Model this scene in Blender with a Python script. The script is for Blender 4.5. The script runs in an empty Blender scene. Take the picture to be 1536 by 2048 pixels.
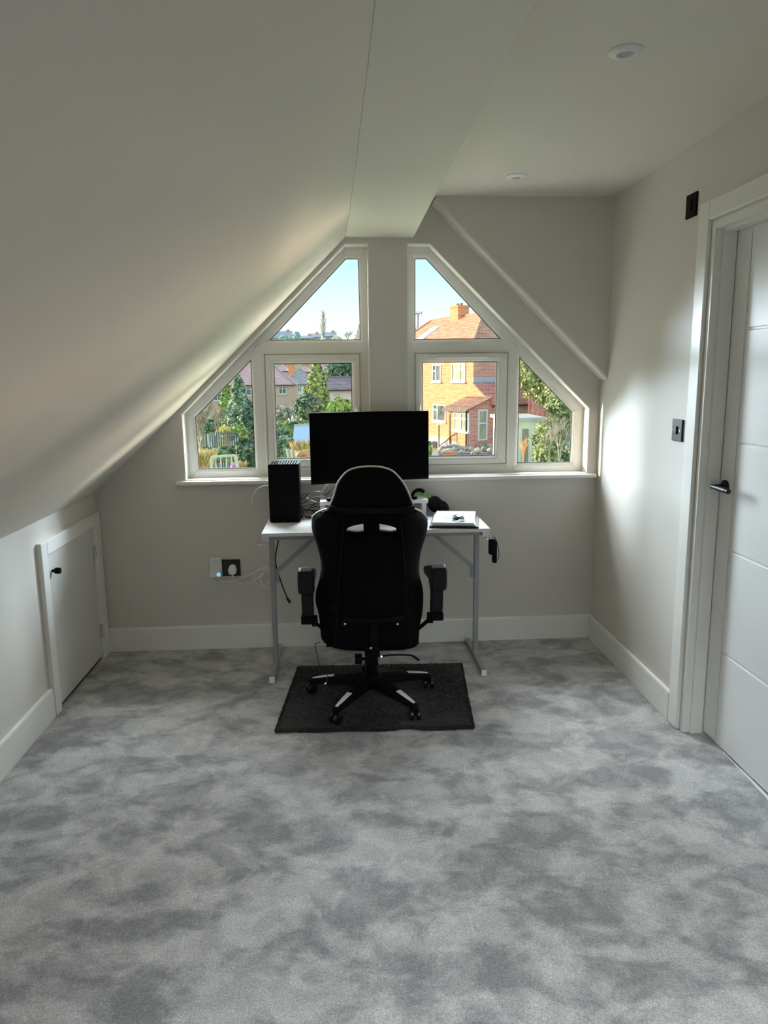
import bpy, bmesh, math, random
from mathutils import noise as mnoise
from mathutils import Vector, Matrix, Quaternion
from mathutils.geometry import delaunay_2d_cdt
C = bpy.context.scene.collection
SC = bpy.context.scene
R = random.Random(7)

# ------------------------------------------------------------------ camera
F = 1474.66                      # focal length in pixels of the 1536 x 2048 frame
PITCH, YAW, ROLL, EYE = 0.181054442, 0.0563016476, 0.0110132535, 1.5
def _cam_rows():
    cx, sx = math.cos(PITCH), math.sin(PITCH); cy, sy = math.cos(YAW), math.sin(YAW); cr, sr = math.cos(ROLL), math.sin(ROLL)
    B = Matrix(((1, 0, 0), (0, 0, -1), (0, 1, 0)))
    Ry = Matrix(((cy, 0, -sy), (0, 1, 0), (sy, 0, cy)))
    Rx = Matrix(((1, 0, 0), (0, cx, -sx), (0, sx, cx)))
    Rz = Matrix(((cr, sr, 0), (-sr, cr, 0), (0, 0, 1)))
    return Rz @ Rx @ Ry @ B
CM = _cam_rows()
cam = bpy.data.cameras.new('camera'); co = bpy.data.objects.new('camera', cam); C.objects.link(co)
cam.sensor_fit = 'VERTICAL'; cam.sensor_height = 36.0; cam.lens = F / 2048 * 36.0
cam.clip_start = 0.05; cam.clip_end = 2000
co.matrix_world = Matrix((( CM[0][0], -CM[1][0], -CM[2][0], 0), (CM[0][1], -CM[1][1], -CM[2][1], 0), (CM[0][2], -CM[1][2], -CM[2][2], EYE), (0, 0, 0, 1)))
SC.camera = co

# ------------------------------------------------------------------ sky, sun, added fill lamps, exposure
SC.view_settings.view_transform = 'Standard'; SC.view_settings.look = 'None'
SC.view_settings.exposure = 0.06; SC.view_settings.gamma = 1.0; SC.view_settings.use_curve_mapping = False
w = bpy.data.worlds.new('sky'); SC.world = w; w.use_nodes = True
nt = w.node_tree; nt.nodes.clear()
tc = nt.nodes.new('ShaderNodeTexCoord'); sp = nt.nodes.new('ShaderNodeSeparateXYZ'); rp = nt.nodes.new('ShaderNodeValToRGB')
bg = nt.nodes.new('ShaderNodeBackground'); ow = nt.nodes.new('ShaderNodeOutputWorld')
nt.links.new(tc.outputs['Generated'], sp.inputs[0]); nt.links.new(sp.outputs['Z'], rp.inputs[0])
nt.links.new(rp.outputs[0], bg.inputs[0]); nt.links.new(bg.outputs[0], ow.inputs[0])
e = rp.color_ramp.elements
e[0].position = 0.0; e[0].color = (0.90, 0.97, 0.97, 1)
e[1].position = 1.0; e[1].color = (0.42, 0.68, 0.94, 1)
for p_, c_ in ((0.05, (0.84, 0.97, 0.98, 1)), (0.14, (0.50, 0.80, 0.96, 1)), (0.45, (0.50, 0.78, 0.96, 1))):
    k = e.new(p_); k.color = c_
bg.inputs[1].default_value = 1.3

sun = bpy.data.lights.new('low_sun', 'SUN'); so = bpy.data.objects.new('low_sun', sun); C.objects.link(so)
sun.energy = 8.8; sun.angle = 0.012; sun.color = (1.0, 0.83, 0.60)
TO_SUN = Vector((-0.90, 0.45, 0.20)).normalized()
so.rotation_euler = TO_SUN.to_track_quat('Z', 'Y').to_euler()

def area(name, loc, aim, sx, sy, watts, col):
    l = bpy.data.lights.new(name, 'AREA'); o = bpy.data.objects.new(name, l); C.objects.link(o)
    l.shape = 'RECTANGLE'; l.size = sx; l.size_y = sy; l.energy = watts; l.color = col
    o.location = loc; d = Vector(loc) - Vector(aim); o.rotation_euler = d.to_track_quat('Z', 'Y').to_euler()
    return o
area('fill_left', (-7.6, 21.0, 7.6), (0.5, 4.1, 1.5), 6.0, 12.0, 16500, (0.78, 0.90, 1.0))  # unseen lamp added outside to brighten the right wall
area('fill_right_low', (10.4, 19.0, 0.4), (0.0, 4.1, 1.6), 5.0, 4.0, 3000, (1.0, 0.80, 0.55))  # unseen warm lamp added outside to brighten the slope
area('fill_right_high', (10.4, 18.5, 9.0), (0.0, 4.1, 1.4), 5.0, 7.0, 8800, (0.76, 0.89, 1.0))  # unseen cool lamp added outside to brighten the knee wall
area('fill_high', (0.2, 8.0, 5.4), (0.25, 4.1, 1.7), 4.5, 2.4, 1500, (0.88, 0.95, 1.0))  # unseen lamp added above the windows to brighten the floor
rl_ = area('fill_rear', (0.1, -0.9, 2.1), (0.1, 0.9, 0.0), 1.6, 1.0, 27, (0.88, 0.95, 1.0)); rl_.data.spread = math.radians(64)  # fill lamp added behind the camera to brighten the near floor
area('hall_light', (2.5, 1.9, 2.1), (2.3, 1.9, 0.0), 0.6, 0.6, 60, (0.85, 0.94, 1.0))

# ------------------------------------------------------------------ materials
def mat(name, col, rough=0.5, metal=0.0, spec=0.5, vary=0.06, scale=8.0, bump=0.0, bscale=200.0, bdist=0.002, emit=None, estr=0.0, sheen=0.0):
    m = bpy.data.materials.new(name); m.use_nodes = True
    t = m.node_tree; n = t.nodes; b = n['Principled BSDF']
    b.inputs['Roughness'].default_value = rough; b.inputs['Metallic'].default_value = metal
    b.inputs['Specular IOR Level'].default_value = spec
    if sheen: b.inputs['Sheen Weight'].default_value = sheen
    g = n.new('ShaderNodeNewGeometry')
    nz = n.new('ShaderNodeTexNoise'); nz.inputs['Scale'].default_value = scale; nz.inputs['Detail'].default_value = 4
    t.links.new(g.outputs['Position'], nz.inputs['Vector'])
    r = n.new('ShaderNodeValToRGB')
    lo = tuple(max(0, c * (1 - vary)) for c in col); hi = tuple(min(1, c * (1 + vary)) for c in col)
    r.color_ramp.elements[0].position = .3; r.color_ramp.elements[1].position = .7
    r.color_ramp.elements[0].color = (*lo, 1); r.color_ramp.elements[1].color = (*hi, 1)
    t.links.new(nz.outputs['Fac'], r.inputs[0]); t.links.new(r.outputs[0], b.inputs['Base Color'])
    if bump:
        n2 = n.new('ShaderNodeTexNoise'); n2.inputs['Scale'].default_value = bscale; n2.inputs['Detail'].default_value = 3
        t.links.new(g.outputs['Position'], n2.inputs['Vector'])
        bp = n.new('ShaderNodeBump'); bp.inputs['Strength'].default_value = bump; bp.inputs['Distance'].default_value = bdist
        t.links.new(n2.outputs['Fac'], bp.inputs['Height']); t.links.new(bp.outputs[0], b.inputs['Normal'])
    if emit:
        b.inputs['Emission Color'].default_value = (*emit, 1); b.inputs['Emission Strength'].default_value = estr
    return m

def leafmat(name, cols, scale=2.6):
    m = bpy.data.materials.new(name); m.use_nodes = True
    t = m.node_tree; n = t.nodes; b = n['Principled BSDF']; b.inputs['Roughness'].default_value = .6; b.inputs['Specular IOR Level'].default_value = .3
    g = n.new('ShaderNodeNewGeometry'); nz = n.new('ShaderNodeTexNoise'); nz.inputs['Scale'].default_value = scale; nz.inputs['Detail'].default_value = 6
    t.links.new(g.outputs['Position'], nz.inputs['Vector'])
    r = n.new('ShaderNodeValToRGB'); el = r.color_ramp.elements
    el[0].position = .36; el[1].position = .62; el[0].color = (*cols[0], 1); el[1].color = (*cols[-1], 1)
    cols = [tuple(min(.9, x * 1.45) for x in c) for c in cols]; el[0].color = (*cols[0], 1); el[1].color = (*cols[-1], 1)
    for i, c in enumerate(cols[1:-1]):
        k = el.new(.36 + .26 * (i + 1) / (len(cols) - 1)); k.color = (*c, 1)
    t.links.new(nz.outputs['Fac'], r.inputs[0]); t.links.new(r.outputs[0], b.inputs['Base Color'])
    return m

def brickmat(name, c1, c2, mortar, bw=0.225, bh=0.075, ms=0.012, rough=.85, axis='x'):
    """bricks too far away to tell apart: colour and fine relief only, in the wall's own coordinates"""
    m = bpy.data.materials.new(name); m.use_nodes = True
    t = m.node_tree; n = t.nodes; b = n['Principled BSDF']; b.inputs['Roughness'].default_value = rough; b.inputs['Specular IOR Level'].default_value = .2
    tcn = n.new('ShaderNodeTexCoord'); s = n.new('ShaderNodeSeparateXYZ'); cb = n.new('ShaderNodeCombineXYZ')
    t.links.new(tcn.outputs['Object'], s.inputs[0])
    ad = n.new('ShaderNodeMath'); ad.operation = 'ADD'
    t.links.new(s.outputs['X'], ad.inputs[0]); t.links.new(s.outputs['Y'], ad.inputs[1])
    t.links.new(ad.outputs[0], cb.inputs['X']); t.links.new(s.outputs['Z'], cb.inputs['Y'])
    br = n.new('ShaderNodeTexBrick'); br.inputs['Scale'].default_value = 1.0
    br.inputs['Brick Width'].default_value = bw; br.inputs['Row Height'].default_value = bh; br.inputs['Mortar Size'].default_value = ms
    br.inputs['Color1'].default_value = (*c1, 1); br.inputs['Color2'].default_value = (*c2, 1); br.inputs['Mortar'].default_value = (*mortar, 1)
    t.links.new(cb.outputs[0], br.inputs['Vector'])
    nz = n.new('ShaderNodeTexNoise'); nz.inputs['Scale'].default_value = 1.6; nz.inputs['Detail'].default_value = 6
    mp_ = n.new('ShaderNodeMapping'); mp_.inputs['Scale'].default_value = (.8, 6.0, 1); t.links.new(cb.outputs[0], mp_.inputs['Vector'])
    t.links.new(mp_.outputs[0], nz.inputs['Vector'])
    mx = n.new('ShaderNodeMixRGB'); mx.blend_type = 'OVERLAY'; mx.inputs[0].default_value = .7
    t.links.new(br.outputs['Color'], mx.inputs[1]); t.links.new(nz.outputs['Fac'], mx.inputs[2]); t.links.new(mx.outputs[0], b.inputs['Base Color'])
    bp = n.new('ShaderNodeBump'); bp.inputs['Strength'].default_value = .5; bp.inputs['Distance'].default_value = .01
    t.links.new(br.outputs['Fac'], bp.inputs['Height']); bp.invert = True; t.links.new(bp.outputs[0], b.inputs['Normal'])
    return m

def carpetmat(name, dark, light, s1=3.3, s2=8.0, contrast=(.44, .57), speck=.32, grain=330):
    m = bpy.data.materials.new(name); m.use_nodes = True
    t = m.node_tree; n = t.nodes; b = n['Principled BSDF']
    b.inputs['Roughness'].default_value = 1.0; b.inputs['Specular IOR Level'].default_value = .05; b.inputs['Sheen Weight'].default_value = .15
    g = n.new('ShaderNodeNewGeometry')
    mp = n.new('ShaderNodeMapping'); mp.inputs['Rotation'].default_value = (0, 0, .6); mp.inputs['Scale'].default_value = (1.0, 1.45, 1)
    t.links.new(g.outputs['Position'], mp.inputs['Vector'])
    def noise(sc, det, dist, src):
        k = n.new('ShaderNodeTexNoise'); k.inputs['Scale'].default_value = sc; k.inputs['Detail'].default_value = det; k.inputs['Distortion'].default_value = dist; k.inputs['Roughness'].default_value = .62
        t.links.new(src, k.inputs['Vector']); return k
    a = noise(s1, 9, .35, mp.outputs[0]); c = noise(s2, 8, .5, g.outputs['Position'])
    r1 = n.new('ShaderNodeValToRGB'); r1.color_ramp.elements[0].position = contrast[0]; r1.color_ramp.elements[1].position = contrast[1]
    r2 = n.new('ShaderNodeValToRGB'); r2.color_ramp.elements[0].position = .42; r2.color_ramp.elements[1].position = .60
    t.links.new(a.outputs['Fac'], r1.inputs[0]); t.links.new(c.outputs['Fac'], r2.inputs[0])
    mx = n.new('ShaderNodeMixRGB'); mx.inputs[0].default_value = .42
    t.links.new(r1.outputs[0], mx.inputs[1]); t.links.new(r2.outputs[0], mx.inputs[2])
    cm = n.new('ShaderNodeMixRGB'); cm.inputs[1].default_value = (*dark, 1); cm.inputs[2].default_value = (*light, 1)
    t.links.new(mx.outputs[0], cm.inputs[0])
    sp_ = noise(grain, 2, 0, g.outputs['Position'])
    r3 = n.new('ShaderNodeValToRGB'); r3.color_ramp.elements[0].position = .35; r3.color_ramp.elements[1].position = .65
    r3.color_ramp.elements[0].color = (1 - speck, 1 - speck, 1 - speck, 1); r3.color_ramp.elements[1].color = (1, 1, 1, 1)
    t.links.new(sp_.outputs['Fac'], r3.inputs[0])
    mu = n.new('ShaderNodeMixRGB'); mu.blend_type = 'MULTIPLY'; mu.inputs[0].default_value = 1
    s2_ = noise(grain * .36, 3, 0, g.outputs['Position'])
    r4 = n.new('ShaderNodeValToRGB'); r4.color_ramp.elements[0].position = .36; r4.color_ramp.elements[1].position = .64
    r4.color_ramp.elements[0].color = (.76, .76, .76, 1); r4.color_ramp.elements[1].color = (1, 1, 1, 1)
    t.links.new(s2_.outputs['Fac'], r4.inputs[0])
    m4 = n.new('ShaderNodeMixRGB'); m4.blend_type = 'MULTIPLY'; m4.inputs[0].default_value = 1
    t.links.new(r3.outputs[0], m4.inputs[1]); t.links.new(r4.outputs[0], m4.inputs[2])
    t.links.new(cm.outputs[0], mu.inputs[1]); t.links.new(m4.outputs[0], mu.inputs[2]); t.links.new(mu.outputs[0], b.inputs['Base Color'])
    bp = n.new('ShaderNodeBump'); bp.inputs['Strength'].default_value = .45; bp.inputs['Distance'].default_value = .003
    t.links.new(sp_.outputs['Fac'], bp.inputs['Height']); t.links.new(bp.outputs[0], b.inputs['Normal'])
    return m

def glassmat():
    m = bpy.data.materials.new('window_glass'); m.use_nodes = True
    t = m.node_tree; n = t.nodes; n.remove(n['Principled BSDF'])
    tr = n.new('ShaderNodeBsdfTransparent'); tr.inputs[0].default_value = (.985, .995, .992, 1)
    gl = n.new('ShaderNodeBsdfGlossy'); gl.inputs['Roughness'].default_value = .02
    lw = n.new('ShaderNodeLayerWeight'); lw.inputs['Blend'].default_value = .05
    nz = n.new('ShaderNodeTexNoise'); nz.inputs['Scale'].default_value = 3
    mu = n.new('ShaderNodeMath'); mu.operation = 'MULTIPLY'
    ad = n.new('ShaderNodeMath'); ad.operation = 'ADD'; ad.inputs[1].default_value = .6
    t.links.new(nz.outputs['Fac'], ad.inputs[0]); t.links.new(lw.outputs['Fresnel'], mu.inputs[0]); t.links.new(ad.outputs[0], mu.inputs[1])
    mx = n.new('ShaderNodeMixShader'); t.links.new(mu.outputs[0], mx.inputs[0])
    t.links.new(tr.outputs[0], mx.inputs[1]); t.links.new(gl.outputs[0], mx.inputs[2])
    t.links.new(mx.outputs[0], n['Material Output'].inputs[0])
    return m

WALL = mat('wall_paint', (.69, .655, .605), .48, spec=.45, vary=.012, scale=2, bump=.05, bscale=90)
CEIL = mat('ceiling_paint', (.735, .69, .62), .6, spec=.4, vary=.012, scale=2, bump=.05, bscale=90)
TRIM = mat('satin_white_trim', (.84, .83, .79), .35, spec=.5, vary=.015, scale=5)
DOORW = mat('white_door_paint', (.82, .82, .81), .38, vary=.012, scale=4)
UPVC = mat('white_upvc', (.85, .83, .78), .28, spec=.5, vary=.012, scale=6)
GLASS = glassmat()
GAPM = mat('joint_shadow_line', (.46, .44, .39), .8)
GASKET = mat('black_gasket', (.02, .02, .02), .6)
CARPET = carpetmat('grey_carpet', (.39, .385, .39), (.85, .83, .81), 3.6, 9.0, (.445, .555), .50)
RUG = carpetmat('charcoal_rug', (.022, .0215, .0205), (.060, .058, .055), 6, 14, (.4, .6), .6)
BLACKM = mat('black_matt', (.003, .003, .0034), .6, spec=.12)
BLACKG = mat('black_gloss', (.008, .008, .009), .25)
BLACKMETAL = mat('black_metal', (.012, .014, .015), .45, spec=.3)
LEATHER = mat('black_leather', (.005, .005, .0055), .6, spec=.15, bump=.25, bscale=320, bdist=.0012)
FABRIC = mat('black_fabric', (.0025, .0025, .0028), .85, spec=.1, bump=.3, bscale=500)
PIPING = mat('cream_piping', (.70, .66, .60), .45)
ARMPLA = mat('dark_grey_plastic', (.016, .016, .017), .6, spec=.15)
WHITEP = mat('white_plastic', (.85, .85, .84), .35)
STEEL = mat('bright_steel', (.75, .75, .76), .25, metal=1.0)
DESKT = mat('white_laminate', (.86, .86, .875), .3, vary=.03, scale=18)
SILVER = mat('silver_powder_coat', (.36, .37, .375), .42, metal=.35)
SCREEN = mat('dark_screen', (.002, .002, .0025), .45, spec=.06)
PAPER = mat('white_paper', (.82, .85, .88), .7)
PAPERB = mat('blue_paper', (.55, .68, .80), .6)
GREEN = mat('green_plastic', (.12, .42, .05), .4)
CABLEB = mat('black_cable', (.014, .014, .015), .45)
CABLEW = mat('white_cable', (.84, .83, .79), .4)

# ------------------------------------------------------------------ object helpers
def link(name, me, m=None, parent=None, smooth=False):
    o = bpy.data.objects.new(name, me); C.objects.link(o)
    if m: me.materials.append(m)
    if smooth:
        for p in me.polygons: p.use_smooth = True
    if parent: o.parent = parent
    return o
def tag(o, label=None, cat=None, group=None, kind=None):
    if label: o['label'] = label
    if cat: o['category'] = cat
    if group: o['group'] = group
    if kind: o['kind'] = kind
    return o
def empty(name, loc=(0, 0, 0), rz=0):
    o = bpy.data.objects.new(name, None); C.objects.link(o); o.location = loc; o.rotation_euler = (0, 0, rz); o.empty_display_size = .1
    return o
def fix(o):
    """children are modelled in world coordinates: keep them where they are"""
    for c in list(o.children):
        c.matrix_parent_inverse = Matrix.Translation(o.location).inverted() if not any(o.rotation_euler) else (Matrix.Translation(o.location) @ o.rotation_euler.to_matrix().to_4x4()).inverted()
    return o
class MB:
    def __init__(s): s.v = []; s.f = []
    def add(s, vs, fs):
        b = len(s.v); s.v += [tuple(v) for v in vs]; s.f += [tuple(b + i for i in f) for f in fs]; return s
    def box(s, x0, x1, y0, y1, z0, z1, M=None):
        vs = [Vector((x, y, z)) for z in (z0, z1) for y in (y0, y1) for x in (x0, x1)]
        if M: vs = [M @ v for v in vs]
        return s.add(vs, [(0, 2, 3, 1), (4, 5, 7, 6), (0, 1, 5, 4), (2, 6, 7, 3), (0, 4, 6, 2), (1, 3, 7, 5)])
    def bar(s, a, b, wx, wy=None, up=(0, 0, 1)):
        a = Vector(a); b = Vector(b); d = (b - a); L = d.length; d.normalize()
        u = Vector(up); 
        if abs(d.dot(u)) > .99: u = Vector((0, 1, 0))
        x = d.cross(u).normalized(); y = x.cross(d)
        M = Matrix((( x.x, y.x, d.x, a.x), (x.y, y.y, d.y, a.y), (x.z, y.z, d.z, a.z), (0, 0, 0, 1)))
        wy = wy or wx
        return s.box(-wx / 2, wx / 2, -wy / 2, wy / 2, 0, L, M)
    def cyl(s, a, b, r, n=16, r2=None):
        a = Vector(a); b = Vector(b); d = (b - a).normalized(); r2 = r if r2 is None else r2
        x = d.orthogonal().normalized(); y = d.cross(x)
        vs = [a + (x * math.cos(t) + y * math.sin(t)) * r for t in [2 * math.pi * i / n for i in range(n)]]
        vs += [b + (x * math.cos(t) + y * math.sin(t)) * r2 for t in [2 * math.pi * i / n for i in range(n)]]
        return s.add(vs, [(i, (i + 1) % n, n + (i + 1) % n, n + i) for i in range(n)] + [tuple(range(n))[::-1], tuple(range(n, 2 * n))])
    def lathe(s, prof, n=24, M=None):
        vs = []
        for r, z in prof:
            for i in range(n):
                t = 2 * math.pi * i / n; v = Vector((r * math.cos(t), r * math.sin(t), z)); vs.append(M @ v if M else v)
        fs = [(k * n + i, k * n + (i + 1) % n, (k + 1) * n + (i + 1) % n, (k + 1) * n + i) for k in range(len(prof) - 1) for i in range(n)]
        fs += [tuple(range(n))[::-1], tuple(range((len(prof) - 1) * n, len(prof) * n))]
        return s.add(vs, fs)
    def tube(s, pts, r, n=8, close=False, sub=6):
        P = spline(pts, sub, close) if sub > 1 else [Vector(p) for p in pts]
        N = len(P); ups = None; vs = []
        for i, p in enumerate(P):
            a = P[i - 1] if (i or close) else p; b = P[(i + 1) % N] if (i < N - 1 or close) else p
            d = (b - a).normalized() if (b - a).length > 1e-9 else Vector((0, 0, 1))
            ups = d.orthogonal().normalized() if ups is None else (ups - d * ups.dot(d)).normalized()
            y = d.cross(ups)
            vs += [p + (ups * math.cos(t) + y * math.sin(t)) * r for t in [2 * math.pi * k / n for k in range(n)]]
        fs = [(i * n + k, i * n + (k + 1) % n, ((i + 1) % N) * n + (k + 1) % n, ((i + 1) % N) * n + k) for i in range(N if close else N - 1) for k in range(n)]
        if not close: fs += [tuple(range(n))[::-1], tuple(range((N - 1) * n, N * n))]
        return s.add(vs, fs)
    def build(s, name, m=None, parent=None, smooth=False, bevel=0.0, seg=2):
        me = bpy.data.meshes.new(name); me.from_pydata(s.v, [], s.f); me.update()
        bm = bmesh.new(); bm.from_mesh(me); bmesh.ops.recalc_face_normals(bm, faces=bm.faces); bm.to_mesh(me); bm.free()
        o = link(name, me, m, parent, smooth)
        if bevel:
            md = o.modifiers.new('bevel', 'BEVEL'); md.width = bevel; md.segments = seg; md.limit_method = 'ANGLE'; md.angle_limit = .6
            me2 = me
            for p in me2.polygons: p.use_smooth = True
            wn = o.modifiers.new('normals', 'WEIGHTED_NORMAL'); wn.keep_sharp = False
        return o
def spline(pts, sub=6, close=False):
    P = [Vector(p) for p in pts]; out = []; n = len(P)
    for i in range(n if close else n - 1):
        p0 = P[i - 1] if (i or close) else P[0]; p1 = P[i]; p2 = P[(i + 1) % n]; p3 = P[(i + 2) % n] if (i + 2 < n or close) else P[-1]
        for k in range(sub):
            t = k / sub
            out.append(.5 * ((2 * p1) + (p2 - p0) * t + (2 * p0 - 5 * p1 + 4 * p2 - p3) * t * t + (3 * p1 - p0 - 3 * p2 + p3) * t ** 3))
    if not close: out.append(P[-1])
    return out
def inside(p, poly):
    x, y = p; r = False; n = len(poly)
    for i in range(n):
        x1, y1 = poly[i]; x2, y2 = poly[i - 1]
        if (y1 > y) != (y2 > y) and x < (x2 - x1) * (y - y1) / (y2 - y1) + x1: r = not r
    return r
def cdt(outer, holes=(), extra=()):
    V = []; E = []
    for lp in [outer] + list(holes):
        b = len(V); V += [Vector(p) for p in lp]; n = len(lp); E += [(b + i, b + (i + 1) % n) for i in range(n)]
    V += [Vector(p) for p in extra]
    vs, es, fs, _, _, _ = delaunay_2d_cdt(V, E, [], 0, 1e-6)
    T = []
    for f in fs:
        c = sum((vs[i] for i in f), Vector((0, 0))) / len(f)
        if inside(c, outer) and not any(inside(c, h) for h in holes): T.append(tuple(f))
    return vs, T
def prism(mb, outer, holes, fn, d0, d1):
    """flat plate with holes: fn(u, v, d) -> point, from depth d0 to d1"""
    vs, T = cdt(outer, holes); n = len(vs)
    V = [fn(v.x, v.y, d0) for v in vs] + [fn(v.x, v.y, d1) for v in vs]
    cnt = {}
    for f in T:
        for i in range(len(f)):
            a, b = f[i], f[(i + 1) % len(f)]; cnt[(a, b)] = cnt.get((a, b), 0) + 1
    Fs = [f for f in T] + [tuple(n + i for i in f[::-1]) for f in T]
    for (a, b) in cnt:
        if (b, a) not in cnt: Fs.append((b, a, n + a, n + b))
    mb.add(V, Fs); return mb
def merge_planar(o):
    bm = bmesh.new(); bm.from_mesh(o.data); bmesh.ops.dissolve_limit(bm, angle_limit=.002, verts=bm.verts, edges=bm.edges); bm.to_mesh(o.data); bm.free(); return o
def offset(poly, d):
    """inset a convex counter-clockwise polygon by d (negative: outward)"""
    n = len(poly); L = []
    for i in range(n):
        a = Vector(poly[i]); b = Vector(poly[(i + 1) % n]); e_ = (b - a).normalized(); nn = Vector((-e_.y, e_.x)); L.append((a + nn * d, e_))
    out = []
    for i in range(n):
        p, u = L[i - 1]; q, v = L[i]; cr = u.x * v.y - u.y * v.x
        t = ((q - p).x * v.y - (q - p).y * v.x) / cr; out.append(tuple(p + u * t))
    return out
def ccw(p):
    a = sum(p[i - 1][0] * p[i][1] - p[i][0] * p[i - 1][1] for i in range(len(p))); return list(p) if a > 0 else list(p)[::-1]
XZ = lambda u, v, d: Vector((u, d, v))
def rbox(name, x0, x1, y0, y1, z0, z1, m, parent=None, bevel=.003, seg=2):
    return MB().box(x0, x1, y0, y1, z0, z1).build(name, m, parent, bevel=bevel, seg=seg)
def ray(px, py):
    v = Vector((px - 768, py - 1024, F)); return Vector((sum(CM[k][0] * v[k] for k in range(3)), sum(CM[k][1] * v[k] for k in range(3)), sum(CM[k][2] * v[k] for k in range(3))))
def at(px, py, Y):
    d = ray(px, py); return d * (Y / d.y) + Vector((0, 0, EYE))
def on(px, py, P, n):
    d = ray(px, py); o = Vector((0, 0, EYE)); return o + d * ((Vector(P) - o).dot(n) / d.dot(n))

# ------------------------------------------------------------------ room shell
XL, XR, YW, ZC, YB = -1.338, 1.42, 4.022, 2.392, -1.7
KNEE, SOF, SX0, SX1 = 0.895, 2.213, 0.045, 0.396
fl = MB().box(-1.6, 1.56, YB - .3, YW + .3, -.2, 0).build('floor', CARPET); tag(fl, 'mottled grey carpet over the whole floor', 'carpet', kind='structure')
# window wall with two openings
OL = ccw([(.036, 2.186), (.161, 2.186), (.161, .955), (-.853, .955), (-.853, 1.319)])
ORR = ccw([(.485, 2.186), (.361, 2.186), (.361, .955), (1.369, .955), (1.369, 1.321)])
wo = [(-1.7, -.3), (1.9, -.3), (1.9, 2.9), (-1.7, 2.9)]
wf = prism(MB(), wo, [OL, ORR], XZ, YW, YW + .30).box(.170, .352, YW + .29, YW + .46, -.3, 2.9).build('wall_front', WALL); tag(wf, 'warm white window wall behind the desk', 'wall', kind='structure'); merge_planar(wf)  # outer pier box added out of view to stop a strip of sun
wl = MB().box(XL - .12, XL, YB - .2, YW + .1, -.2, KNEE + .15).build('wall_left', WALL); tag(wl, 'low white knee wall under the sloping ceiling', 'wall', kind='structure')
# right wall with door opening
DY0, DY1, DZ = 2.075, 2.862, 2.065
wr = MB().box(XR, XR + .13, DY1, YW + .1, -.2, 2.6).box(XR, XR + .13, YB - .2, DY0, -.2, 2.6).box(XR, XR + .13, DY0, DY1, DZ, 2.6)
wr = wr.build('wall_right', WALL); tag(wr, 'white wall on the right with the panelled door', 'wall', kind='structure')
wb = MB().box(-1.6, 1.7, YB - .15, YB, -.2, 2.7).build('wall_back', WALL); tag(wb, 'white wall behind the viewer', 'wall', kind='structure')
# ceilings: flat, boxed soffit and slope
cl = MB().box(SX1 - .02, 1.7, YB - .2, YW + .05, ZC, ZC + .15).build('ceiling', CEIL); tag(cl, 'flat white ceiling with two downlights', 'ceiling', kind='structure')
mb = MB(); ys = [YB - .2, 1.0, 1.57, 1.9, 2.4, 3.0, 3.6, YW + .05]; xs = [.085, .083, .081, .078, .070, .062, .050, .038]
prof = []
for y, x in zip(ys, xs): prof += [(x - .0, y, SOF), (SX1, y, SOF), (SX1, y, ZC + .1), (x, y, ZC + .1)]
fs = [(k * 4 + i, k * 4 + (i + 1) % 4, k * 4 + 4 + (i + 1) % 4, k * 4 + 4 + i) for k in range(len(ys) - 1) for i in range(4)] + [(0, 1, 2, 3), tuple(4 * (len(ys) - 1) + i for i in range(4))]
sf = mb.add(prof, fs).build('trim_1', CEIL, bevel=.004); tag(sf, 'boxed white soffit running along the ceiling at the top of the slope', 'soffit', kind='structure')
mb = MB(); V = []; nS = 14
for y, x in zip(ys, xs):
    for j in range(nS + 1):
        t = j / nS; bow = .010 * math.sin(math.pi * t) * (1 - .4 * math.sin(y * 2))
        px_, pz = XL + (x - XL) * t, KNEE + (SOF - KNEE) * t
        V.append((px_ + bow * .69, y, pz - bow * .72))
    V.append((x - .25 + .2, y, SOF + .25)); V.append((XL - .3, y, KNEE + .12))
st = nS + 3
fs = []
for k in range(len(ys) - 1):
    for j in range(st):
        fs.append((k * st + j, k * st + (j + 1) % st, (k + 1) * st + (j + 1) % st, (k + 1) * st + j))
fs += [tuple(range(st)), tuple(range((len(ys) - 1) * st, len(ys) * st))]
slp = mb.add(V, fs).build('ceiling_slope', CEIL); tag(slp, 'white sloping attic ceiling on the left', 'ceiling', kind='structure')
for p in slp.data.polygons: p.use_smooth = len(p.vertices) == 4 and abs(p.normal.y) < .5
slp.data.set_sharp_from_angle(angle=.5)
# proud boxing on the upper right of the window wall with a rounded diagonal edge
pb = prism(MB(), ccw([(.50, 2.385), (1.425, 1.489), (1.425, 2.40), (.50, 2.40)]), [], XZ, 3.908, YW + .01).build('trim_2', WALL)
b2 = MB()
A, B = Vector((.505, 3.933, 2.386)), Vector((1.430, 3.933, 1.4905)); dd = (B - A).normalized(); nn = Vector((-dd.z, 0, dd.x)) * -1
if nn.z > 0: nn = -nn
pb2 = []
for P_ in (A, B):
    for k in range(9):
        a_ = math.pi / 2 * k / 8; pb2.append(P_ + nn * (.025 * math.sin(a_)) + Vector((0, -1, 0)) * (.025 * math.cos(a_)))
    pb2.append(P_ + nn * .025 + Vector((0, .10, 0))); pb2.append(P_ + nn * -.01 + Vector((0, .10, 0))); pb2.append(P_ + nn * -.01 + Vector((0, -.0245, 0)))
n_ = 12
b2.add(pb2, [(i, (i + 1) % n_, n_ + (i + 1) % n_, n_ + i) for i in range(n_)] + [tuple(range(n_)), tuple(range(n_, 2 * n_))])
b2o = b2.build('rounded_edge', WALL, pb, smooth=True); b2o.data.set_sharp_from_angle(angle=.6)
tag(pb, 'boxed upper wall panel with rounded diagonal edge above right window', 'wall', kind='structure')
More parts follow.
